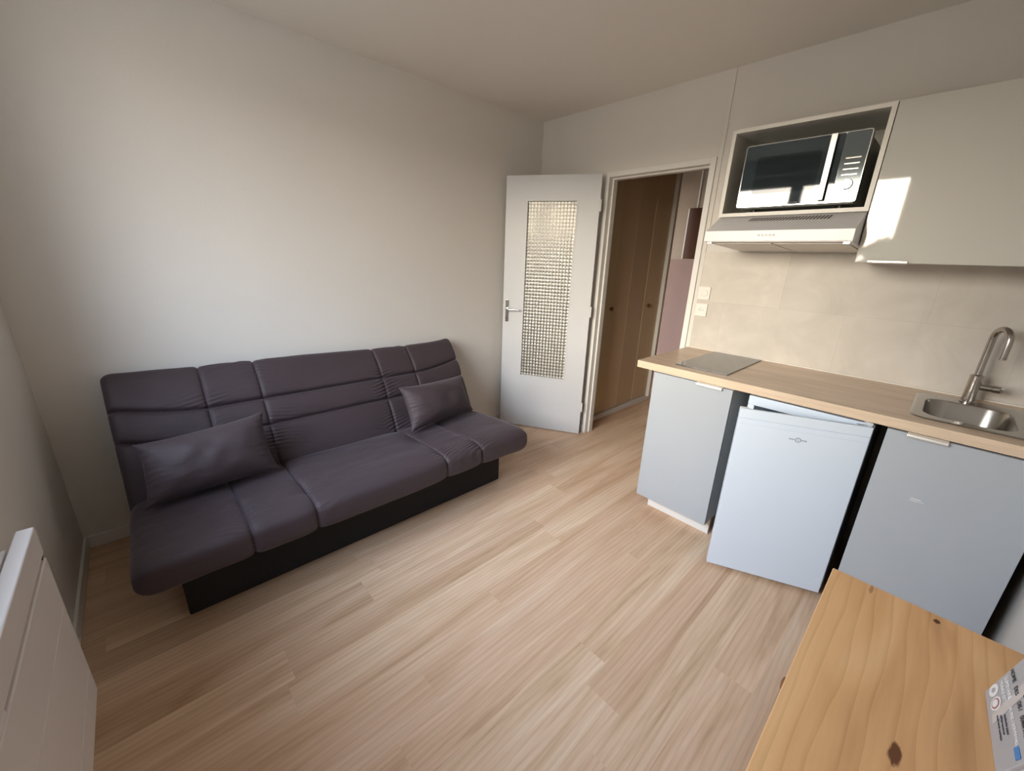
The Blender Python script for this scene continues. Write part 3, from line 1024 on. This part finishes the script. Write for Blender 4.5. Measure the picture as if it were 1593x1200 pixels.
# pale scuff on the door
sc_b = MB()
for (a, c, q, w) in ((2.662, .618, 2.690, .0022), (2.664, .612, 2.700, .0012), (2.660, .609, 2.682, .0010)):
    sc_b.box(a, q, -.6549, -.6545, c, c + w)
sc_b.build('scuff_mark', M['white'], dd)
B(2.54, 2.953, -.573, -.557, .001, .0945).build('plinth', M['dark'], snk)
for yy in (-.50, -.09):
    for xx in (2.58, 2.915):
        MB().lathe((xx, yy, .001), (0, 0, 1), [(0, .022), (.008, .022), (.012, .014), (.08, .014), (.085, .024), (.0945, .024)], 16).build('leg', M['black'], snk, smooth=True)

# hob
hb = thing('induction_hob', (1.77, -.3, WZ), 'black glass hob set into the left end of the worktop', 'hob')
B(1.640, 1.910, -.565, -.035, WZ + .0003, WZ + .006).build('hob_glass', M['hob'], hb, bevel=.0015)

# ------------------------------------------------------------------ sink
sk = thing('sink', (2.74, -.33, WZ), 'small stainless steel sink bowl in the right end of the worktop', 'sink')
def rrect(x0, x1, y0, y1, r, n=10):
    pts = []
    for (cx, cy, a0) in ((x1 - r, y1 - r, 0), (x0 + r, y1 - r, 90), (x0 + r, y0 + r, 180), (x1 - r, y0 + r, 270)):
        for i in range(n + 1):
            a = math.radians(a0 + 90 * i / n)
            pts.append((cx + r * math.cos(a), cy + r * math.sin(a)))
    return pts
rings = [(rrect(2.578, 2.985, -.560, -.085, .055), WZ + .0004), (rrect(2.580, 2.983, -.558, -.087, .054), WZ + .0030),
         (rrect(2.590, 2.975, -.549, -.096, .050), WZ + .0034),
         (rrect(2.612, 2.862, -.503, -.168, .070), WZ + .0022), (rrect(2.616, 2.858, -.499, -.172, .068), WZ - .004),
         (rrect(2.622, 2.852, -.493, -.178, .066), WZ - .140), (rrect(2.634, 2.840, -.481, -.190, .060), WZ - .165),
         (rrect(2.66, 2.81, -.455, -.215, .050), WZ - .172)]
b = MB(); vs_, fs_ = [], []
for pts, z in rings: vs_ += [(p[0], p[1], z) for p in pts]
n = len(rings[0][0])
for r in range(len(rings) - 1):
    for i in range(n):
        j = (i + 1) % n
        fs_.append((r * n + i, r * n + j, (r + 1) * n + j, (r + 1) * n + i))
fs_.append(tuple((len(rings) - 1) * n + i for i in range(n)))
b.add(vs_, fs_)
b.build('sink_bowl', M['sink_steel'], sk, smooth=True, angle=50)
MB().lathe((2.735, -.335, WZ - .1718), (0, 0, 1), [(0, .035), (.0018, .034), (.002, .022), (.0008, .018)], 24).build('drain', M['chrome'], sk, smooth=True)

# tap
tp = thing('kitchen_tap', (2.735, -.125, WZ + .0035), 'brushed steel gooseneck tap behind the sink', 'tap')
TX, TY, TZ = 2.737, -.118, WZ + .0035
MB().lathe((TX, TY, TZ), (0, 0, 1), [(0, .025), (.004, .025), (.006, .0215), (.118, .0215), (.121, .0185), (.123, .0125)], 28).build('tap_body', M['steel'], tp, smooth=True)
R_ = .047
# spout swings towards the room and slightly to the right
sd = Vector((.42, -.91, 0)).normalized()
path = [Vector((TX, TY, TZ + .12)), Vector((TX, TY, TZ + .20)), Vector((TX, TY, TZ + .275))]
for i in range(1, 13):
    a = PI * i / 12
    path.append(Vector((TX, TY, TZ + .275)) + sd * (R_ - R_ * math.cos(a)) + Vector((0, 0, R_ * math.sin(a))))
path.append(path[-1] + Vector((0, 0, -.03)))
path.append(path[-1] + Vector((0, 0, -.030)))
spt = MB().tube(path, .0118, 20).build('spout', M['steel'], tp, smooth=True)
e_ = path[-1]
MB().lathe((e_.x, e_.y, e_.z - .001), (0, 0, -1), [(0, .0125), (.006, .0125), (.007, .010)], 20).build('aerator', M['steel'], spt, smooth=True)
lv = MB().lathe((TX + .018, TY, TZ + .072), (1, 0, .0), [(0, .0135), (.030, .0135), (.031, .0125), (.034, .0125), (.035, .0145), (.058, .0145), (.063, .010)], 22).build('lever_body', M['steel'], tp, smooth=True)
MB().tube([(TX + .066, TY, TZ + .074), (TX + .074, TY - .012, TZ + .078), (TX + .078, TY - .045, TZ + .088)], [.004, .0045, .004], 12).build('lever', M['chrome'], lv, smooth=True)

# ------------------------------------------------------------------ fridge with its door ajar
fr = thing('mini_fridge', (2.27, -.35, 0), 'white under-counter fridge with its door slightly ajar below the worktop', 'fridge')
fx0, fx1, fy0, fy1 = 2.035, 2.500, -.592, -.09
b = MB()
b.box(fx0, fx0 + .03, fy0, fy1, .02, .80).box(fx1 - .03, fx1, fy0, fy1, .02, .80).box(fx0 + .03, fx1 - .03, fy1 - .03, fy1, .02, .80).box(fx0 + .03, fx1 - .03, fy0, fy1 - .03, .02, .06)
b.box(fx0, fx1, fy0, fy1, .80, .846)
b.build('fridge_body', M['fridge'], fr, bevel=.004)
b = MB(); b.box(fx0 + .031, fx1 - .031, fy0 + .05, fy1 - .04, .40, .405).box(fx0 + .031, fx1 - .031, fy0 + .03, fy1 - .04, .60, .605)
b.build('shelf', M['hood_white'], fr)
for yy in (fy0 + .06, fy1 - .06):
    for xx in (fx0 + .05, fx1 - .05):
        MB().cyl((xx, yy, .001), (xx, yy, .02), .016, 14).build('foot', M['black'], fr)
# door: outer face from (2.074,-.823) to (2.5005,-.629)
Q0 = Vector((2.074, -.823, 0)); Q1 = Vector((2.5005, -.6292, 0))
d = (Q1 - Q0).normalized(); bk = Vector((-d.y, d.x, 0))
FM = Matrix((d, bk, Vector((0, 0, 1)))).transposed().to_4x4(); FM.translation = Q0
FW = (Q1 - Q0).length
b = MB(FM)
b.box(0, FW, 0, .034, .0195, .800)
b.box(0, FW, 0, .012, .800, .8435).box(0, .035, .012, .034, .800, .8435).box(FW - .05, FW, .012, .034, .800, .8435).box(.035, FW - .05, .028, .034, .800, .838)
fd = b.build('fridge_door', M['fridge'], fr, bevel=.0035)
b = MB(FM); b.box(.012, FW - .012, .0345, .044, .05, .79); b.build('door_gasket', M['gasket'], fd, bevel=.002)
b = MB(FM); b.box(.036, FW - .051, .0125, .0275, .8002, .803); b.build('grip_recess', M['gasket'], fd)
b = MB(FM); b.box(0.004, FW - .004, -.0006, 0.0, .776, .7768); b.build('trim_line', M['gasket'], fd)
# top hinge cover
MB().tube([(2.468, -.560, .850), (2.476, -.592, .852), (2.488, -.612, .849)], [.010, .010, .008], 12).build('hinge_cover', M['hood_white'], fr, smooth=True)
# printed logo
def fpt(s, z, out=.0008): return FM @ Vector((s, -out, z))
lz = .7405; ls = .2345
b = MB()
ring = [fpt(ls + .0095 * math.cos(2 * PI * i / 32), lz + .0095 * math.sin(2 * PI * i / 32), .0004) for i in range(33)]
b.tube(ring, .0010, 6, cap=False); b.build('logo_ring', M['ink'], fd)
text('lettering', '1', .015, M['ink'], fd, fpt(ls, lz, .0002), d, (0, 0, 1), .0003)
text('lettering', 'HIGH', .0092, M['ink'], fd, fpt(ls - .0235, lz, .0002), d, (0, 0, 1), .0003)
text('lettering', 'ONE', .0092, M['ink'], fd, fpt(ls + .0215, lz, .0002), d, (0, 0, 1), .0003)

# power lead behind the fridge foot
tag(MB().tube([(1.985, -.30, .05), (1.992, -.40, .012), (2.000, -.50, .006), (2.004, -.56, .006), (2.012, -.50, .006), (2.02, -.30, .006), (2.02, -.12, .06)], .0035, 8).build('power_cord', M['black'], None, smooth=True, origin=(2.0, -.4, .006)),
    'black power cord on the floor between the left base cabinet and the fridge', 'cord')

# ------------------------------------------------------------------ upper units
nc = thing('open_wall_cabinet', (1.946, -.17, 1.676), 'open wall cabinet holding the microwave above the cooker hood', 'cabinet')
NX0, NX1, NZ0, NZ1, NY_ = 1.6425, 2.2515, 1.676, 2.075, -.35
b = MB(); t = .017
b.box(NX0, NX0 + t, NY_, -.001, NZ0, NZ1).box(NX1 - t, NX1, NY_, -.001, NZ0, NZ1)
b.box(NX0 + t, NX1 - t, NY_, -.001, NZ0, NZ0 + t).box(NX0 + t, NX1 - t, NY_, -.001, NZ1 - t, NZ1)
b.box(NX0 + t, NX1 - t, -.010, -.001, NZ0 + t, NZ1 - t)
b.build('cabinet_body', M['niche'], nc)
b = MB(); e_ = .0012
b.box(NX0, NX0 + t, NY_ - e_, NY_, NZ0, NZ1).box(NX1 - t, NX1, NY_ - e_, NY_, NZ0, NZ1).box(NX0 + t, NX1 - t, NY_ - e_, NY_, NZ0, NZ0 + t).box(NX0 + t, NX1 - t, NY_ - e_, NY_, NZ1 - t, NZ1)
b.build('edge_band', M['pale_edge'], nc)

uc = thing('wall_cupboard', (2.6, -.17, 1.47), 'glossy pale grey wall cupboard to the right of the microwave, reflecting the window', 'cupboard')
B(2.2545, 2.995, -.329, -.001, 1.4715, 2.074).build('cabinet_body', M['carcass'], uc, bevel=.001)
ud = B(2.2545, 2.995, -.3495, -.3305, 1.470, 2.0755).build('cabinet_door', M['front_warm_lit'], uc, bevel=.0015)
handle_bar(2.298, 2.424, ud, y=-.3515, z=1.4665, up=True)

# microwave
mw = thing('microwave', (1.965, -.18, NZ0 + t), 'black glass fronted microwave with chrome handle inside the open wall cabinet', 'microwave')
MX0, MX1, MZ0, MZ1 = 1.724, 2.199, 1.7165, 1.991
MYF = -.355
B(MX0 + .012, MX1 - .008, MYF + .035, -.03, MZ0 - .006, MZ1 - .012).build('housing', M['mw_body'], mw, bevel=.004)
def rr_xz(x0, x1, z0, z1, r):
    return rrect(x0, x1, z0, z1, r, 5)
b = MB(); b.prism(rr_xz(MX0, MX1, MZ0, MZ1, .010), MYF, MYF + .034, 1)
b.build('front_rim', M['chrome'], mw)
b = MB(); b.prism(rr_xz(MX0 + .003, 2.1115, MZ0 + .004, MZ1 - .003, .007), MYF - .0022, MYF - .0001, 1)
mdoor = b.build('glass_door', M['mw_glass'], mw)
b = MB(); b.prism(rr_xz(2.1125, MX1 - .003, MZ0 + .004, MZ1 - .003, .007), MYF - .0022, MYF - .0001, 1)
mpan = b.build('control_panel', M['mw_panel'], mw)
b = MB(); b.prism(rr_xz(1.782, 2.040, 1.775, 1.935, .012), MYF - .0026, MYF - .0022, 1)
b.build('inner_window', simple('mw_window', (.010, .018, .022, 1), .03, ior=1.5, vary=.02), mdoor)
b = MB(); b.box(2.063, 2.086, MYF - .024, MYF - .017, 1.727, 1.987)
b.box(2.066, 2.083, MYF - .017, MYF - .0023, 1.733, 1.747).box(2.066, 2.083, MYF - .017, MYF - .0023, 1.967, 1.981)
b.build('handle', M['handle'], mdoor, bevel=.002)
for i in range(4):
    z = 1.8885 - .0215 * i
    b = MB(); b.box(2.128, 2.182, MYF - .0048, MYF - .0023, z - .003, z + .003)
    b.build('button', M['chrome'], mpan, bevel=.001)
b = MB(); b.lathe((2.156, MYF - .0023, 1.786), (0, -1, 0), [(0, .021), (.010, .020), (.013, .0185), (.0132, .003)], 32)
b.build('dial', M['chrome'], mpan, smooth=True, angle=30)
for xx in (1.79, 2.14):
    for yy in (-.29, -.07):
        MB().lathe((xx, yy, NZ0 + t + .0003), (0, 0, 1), [(0, .012), (.010, .013), (.0172, .012)], 14).build('foot', M['black'], mw, smooth=True)
text('lettering', 'HIGH ONE', .009, M['grey_ink'], mdoor, (1.965, MYF - .0025, 1.727), (1, 0, 0), (0, 0, 1), .0002)

# cooker hood
hd = thing('cooker_hood', (1.946, -.25, 1.52), 'grey metal cooker hood with white fascia under the open wall cabinet', 'hood')
HX0, HX1 = 1.652, 2.2495
HF = -.50
b = MB()
prof = [(-.008, 1.523), (-.008, 1.6745), (-.345, 1.6745), (HF + .006, 1.5985), (HF + .006, 1.548), (-.455, 1.545)]
b.prism(prof, HX0, HX1, 0)
hbody = b.build('hood_body', M['metal_grey'], hd, bevel=.0015)
B(HX0 - .001, HX1 + .001, HF, HF + .0055, 1.5515, 1.5980).build('fascia', M['hood_white'], hd, bevel=.0015)
# sloping top: vents cut as dark slanted slots
sl0 = Vector((0, -.345, 1.6745)); sl1 = Vector((0, HF + .006, 1.5985))
dv_ = (sl1 - sl0)
nrm = Vector((0, dv_.z, -dv_.y)).normalized()
if nrm.z < 0: nrm = -nrm
b = MB()
ns = 25
for i in range(ns):
    x = 1.812 + (2.128 - 1.812) * i / (ns - 1)
    q0, q1 = .14, .36
    sk_ = .004
    pts = []
    for (fx, qq) in ((x + sk_, q0), (x + sk_ + .0060, q0), (x - sk_ + .0060, q1), (x - sk_, q1)):
        p = sl0 + dv_ * qq + nrm * .0004
        pts.append((fx, p.y, p.z))
    top = [(p[0], p[1] + nrm.y * .0004, p[2] + nrm.z * .0004) for p in pts]
    b.add(pts + top, [(0, 1, 2, 3), (4, 5, 6, 7), (0, 1, 5, 4), (1, 2, 6, 5), (2, 3, 7, 6), (3, 0, 4, 7)])
b.build('vent_slots', M['dark'], hbody)
for i in range(5):
    MB().lathe((1.898 + .0155 * i, HF + .0002, 1.5765), (0, -1, 0), [(0, .0052), (.003, .005), (.004, .0035)], 16).build('button', M['metal_grey'], hd, smooth=True)
# filters below
for (a, c) in ((HX0 + .03, 1.945), (1.955, HX1 - .02)):
    b = MB(); b.prism([(-.455, 1.5445), (-.03, 1.5230), (-.03, 1.5190), (-.455, 1.5405)], a, c, 0)
    b.build('filter', M['pale_edge'], hd, bevel=.001)
for xx in (HX0 + .012, HX1 - .03):
    b = MB(); b.box(xx, xx + .022, HF + .012, HF + .035, 1.5385, 1.5478).build('filter_clip', M['chrome'], hd, bevel=.001)

# ------------------------------------------------------------------ sockets
def plate_mb(x0, x1, z0, z1):
    b = MB(); b.prism(rr_xz(x0, x1, z0, z1, .005), -.0165, -.0070, 1); return b
s1 = thing('light_switch', (1.50, -.007, 1.223), 'white wall socket with round recess, upper of the two beside the door frame', 'socket', )
plate_mb(1.4675, 1.540, 1.2235, 1.3035).build('cover_plate', M['socket'], s1, bevel=.0015)
MB().lathe((1.506, -.0166, 1.264), (0, -1, 0), [(0, .0215), (.0012, .0215), (.0013, .0195), (.0002, .018)], 28).build('round_recess', M['socket'], s1, smooth=True, angle=25)
MB().tube([(1.506 + .021 * math.cos(a), -.0182, 1.264 + .021 * math.sin(a)) for a in [math.radians(-70 + 12 * i) for i in range(12)]], .0009, 6).build('shadow_ring', M['gasket'], s1)
s1.name = 'wall_socket'
s2 = thing('wall_socket', (1.50, -.007, 1.117), 'white wall socket with small pin holes, lower of the two beside the door frame', 'socket')
plate_mb(1.4675, 1.539, 1.1185, 1.1985).build('cover_plate', M['socket'], s2, bevel=.0015)
for (dx, dz) in ((-.013, 0), (0, -.004), (.013, 0), (-.004, .009)):
    MB().cyl((1.503 + dx, -.0172, 1.158 + dz), (1.503 + dx, -.0166, 1.158 + dz), .0028, 10).build('pin_hole', M['grey_ink'], s2)
for s_ in (s1, s2): s_['group'] = 'wall sockets beside the door frame'

# ------------------------------------------------------------------ radiator
ra = thing('electric_radiator', (1.55, -3.0, .25), 'white flat panel electric radiator on the window wall under the window', 'radiator')
RX0, RX1, RZ0, RZ1 = 1.232, 1.95, .250, .788
yF = -2.960
b = MB()
sz0, sz1 = .700, .714      # air outlet slot
b.box(RX0, RX1, yF - .030, yF, sz1, RZ1)
b.box(RX0, RX1, yF - .030, yF, RZ0, sz0)
b.box(1.705, RX1, yF - .030, yF, sz0, sz1)
b.build('front_panel', M['radiator'], ra, bevel=.004, seg=3)
B(1.245, 1.705, yF - .029, yF - .022, sz0 + .0002, sz1 - .0002).build('outlet_back', M['gasket'], ra)  # grey puts the shade of the recessed slot into the colour
B(RX0 + .001, 1.2448, yF - .029, yF - .004, sz0 + .0002, sz1 - .0002).build('outlet_end_shade', M['black'], ra)  # black block added for the darkness inside the open slot end
b = MB(); b.box(RX0 + .02, RX1 - .02, yF, yF + .0012, .5550, .5575).box(RX0 + .02, RX1 - .02, yF, yF + .0012, .335, .3375)
b.build('panel_crease', M['radiator'], ra)
B(RX0 + .045, RX1 - .02, -3.078, yF - .040, .30, .772).build('rear_casing', M['radiator'], ra, bevel=.003)
B(RX0 + .06, RX1 - .06, yF - .0405, yF - .0295, .35, .70).build('spacer', M['dark'], ra)

# ------------------------------------------------------------------ pine table
tb = thing('pine_table', (2.77, -2.0, 0), 'orange pine table with knots standing against the right wall in the foreground', 'table')
TX0, TX1, TY0, TY1 = 2.547, 2.990, -2.42, -1.563
B(TX0, TX1, TY0, TY1, .728, .75).build('tabletop', M['pine'], tb, bevel=.0025)
b = MB()
b.box(TX0 + .045, TX0 + .063, TY0 + .075, TY1 - .075, .63, .7275).box(TX1 - .063, TX1 - .045, TY0 + .075, TY1 - .075, .63, .7275)
b.box(TX0 + .075, TX1 - .075, TY0 + .045, TY0 + .063, .63, .7275).box(TX0 + .075, TX1 - .075, TY1 - .063, TY1 - .045, .63, .7275)
b.build('apron', M['pine'], tb, bevel=.001)
for xx in (TX0 + .030, TX1 - .075):
    for yy in (TY0 + .030, TY1 - .075):
        B(xx, xx + .045, yy, yy + .045, .001, .7275).build('leg', M['pine'], tb, bevel=.003)
dw = B(TX0 + .030, TX0 + .0445, -2.14, -1.73, .640, .722).build('drawer', M['pine'], tb, bevel=.002)
MB().lathe((TX0 + .030, -1.920, .690), (-1, 0, 0), [(0, .008), (.010, .007), (.016, .013), (.028, .0155), (.035, .011), (.037, .003)], 24).build('knob', M['knob_wood'], dw, smooth=True)

# ------------------------------------------------------------------ printed carton on the table
bx = thing('product_box', (2.85, -1.83, .7503), 'grey printed lamp carton standing on the pine table, partly out of frame', 'box')
f00 = Vector((2.787, -1.730, .7503)); f01 = Vector((2.793, -1.899, .7503))
f10 = Vector((2.812, -1.768, .960)); f11 = f10 + (f01 - f00) * 1.2
dx = Vector((.13, 0, 0))
def fp(s, h, out=.0008):
    """point on the printed face: s 0..1 from the far edge, h height above the table (m)"""
    k_ = h / .21
    a = f00.lerp(f10, k_); c = f01.lerp(f11, k_)
    return a.lerp(c, s) + Vector((-out, 0, 0))
b = MB()
b.add([f00, f01, f11, f10, f00 + dx, f01 + dx, f11 + dx, f10 + dx],
      [(0, 1, 2, 3), (4, 5, 6, 7), (0, 1, 5, 4), (1, 2, 6, 5), (2, 3, 7, 6), (3, 0, 4, 7)])
carton = b.build('carton', M['carton'], bx, bevel=.0015)
b = MB(); o_ = Vector((0, -.0008, 0)); 
b.add([f01 + o_ + dx * .04, f01 + o_ + dx, f11 + o_ + dx, f11 + o_ + dx * .04], [(0, 1, 2, 3)])
b.add([f01 + dx * .04, f01 + dx, f11 + dx, f11 + dx * .04], [(0, 1, 2, 3)])
b.build('carton_end', M['carton_side'], carton)
def patch(name, mt, s0, s1_, h0, h1, skew=0.0, out=.0006):
    b = MB()
    lo = [fp(s0, h0, out), fp(s1_, h0 + skew, out), fp(s1_, h1 + skew, out), fp(s0, h1, out)]
    hi = [p + Vector((-.0003, 0, 0)) for p in lo]
    b.add(lo + hi, [(0, 1, 2, 3), (4, 5, 6, 7), (0, 1, 5, 4), (1, 2, 6, 5), (2, 3, 7, 6), (3, 0, 4, 7)])
    return b.build(name, mt, carton)
def disc(name, mt, s, h, r, out):
    b = MB()
    pts = [fp(s + r / .17 * math.cos(2 * PI * i / 24), h + r * math.sin(2 * PI * i / 24), out) for i in range(24)]
    hi = [p + Vector((-.0003, 0, 0)) for p in pts]
    b.add(pts + hi, [tuple(range(24)), tuple(range(24, 48))] + [(i, (i + 1) % 24, 24 + (i + 1) % 24, 24 + i) for i in range(24)])
    return b.build(name, mt, carton)
rgt = (fp(1, .05) - fp(0, .05)).normalized(); upv = (fp(0, .10) - fp(0, .03)).normalized()
disc('round_mark', M['white_ink'], .095, .026, .0125, .0006); disc('round_mark_print', M['carton'], .095, .026, .005, .0010)
disc('round_mark', M['white_ink'], .27, .026, .0135, .0006); disc('round_mark_print', M['red_ink'], .27, .026, .0100, .0010); disc('round_mark_print', M['white_ink'], .27, .026, .0075, .0014)
def T(s, size, mt, a, h, align='LEFT', sx=1.0):
    return text('lettering', s, size, mt, carton, fp(a, h, .0010), rgt, upv, .0002, align, sx)
T('MURALE EXT.', .0105, M['white_ink'], .06, .048, sx=.78)
T('LUMINAIRE', .0115, M['white_ink'], .06, .061, sx=.85)
T('HOME', .0125, M['ink'], .03, .078, sx=.85)
T('DES', .0125, M['ink'], .25, .078, sx=.85)
T('DIS /', .0125, M['ink'], .43, .078, sx=.70)
T('DOWN WALL', .0125, M['ink'], .585, .078, sx=.52)
T('AL PINC / DOWNWALL', .0095, M['white_ink'], .43, .058, sx=.72)
for i, (a, c) in enumerate(((.42, .78), (.44, .80), (.46, .70))):
    T(('lampe murale exterieure', 'applique murale led', 'wandleuchte aussen')[i], .0058, M['ink'], a, .026 + .0085 * i, sx=.85)
patch('blue_mark', M['blue_ink'], .84, .96, .049, .060)
patch('blue_mark', M['blue_dark'], .84, .96, .074, .086)
patch('blue_mark', M['blue_ink'], .88, .96, .074, .086, out=.0010)
b = MB()
lo = [fp(.36, .012, .0005), fp(.48, .012, .0005), fp(.30, .20, .0005), fp(.18, .20, .0005)]
hi = [p + Vector((-.0002, 0, 0)) for p in lo]
b.add(lo + hi, [(0, 1, 2, 3), (4, 5, 6, 7), (0, 1, 5, 4), (1, 2, 6, 5), (2, 3, 7, 6), (3, 0, 4, 7)])
b.build('tape_strip', M['tape'], carton)
b = MB()
lo = [fp(s, h, .0006) for (s, h) in ((.40, .090), (.62, .094), (.72, .125), (.60, .165), (.40, .150), (.34, .115))]
hi = [p + Vector((-.0003, 0, 0)) for p in lo]
b.add(lo + hi, [tuple(range(6)), tuple(range(6, 12))] + [(i, (i + 1) % 6, 6 + (i + 1) % 6, 6 + i) for i in range(6)])
b.build('lamp_picture', M['ink'], carton)

# ------------------------------------------------------------------ outside: ground and a distant row of trees
struct(B(-40, 45, -60, -L - WT - .3, -9.2, -9.0).build('ground', M['outside']))
rnd = random.Random(5)
b = MB()
for i in range(900):
    x = -22 + 44 * rnd.random()
    top = -9 + 12.0 + 1.2 * noise.noise(Vector((x * .35, 2.0, 0))) + .5 * noise.noise(Vector((x * 1.4, 7.0, 0)))
    zz = top - 6.0 * rnd.random() ** 1.6
    y = -30 + rnd.uniform(-1.6, 1.6)
    s_ = rnd.uniform(.25, .6); vv = []
    for (ux, uy, uz) in ((1, 0, 0), (-1, 0, 0), (0, 1, 0), (0, -1, 0), (0, 0, 1), (0, 0, -1)):
        q_ = s_ * rnd.uniform(.6, 1.5)
        vv.append((x + ux * q_, y + uy * q_, zz + uz * q_))
    b.add(vv, [(0, 2, 4), (2, 1, 4), (1, 3, 4), (3, 0, 4), (2, 0, 5), (1, 2, 5), (3, 1, 5), (0, 3, 5)])
tl_ = tag(b.build('tree_foliage', M['leaves'], None, origin=(0, -30, -9)), 'leafy tree line outside the window, mirrored in the wall cupboard door', 'trees')
tl_['kind'] = 'stuff'
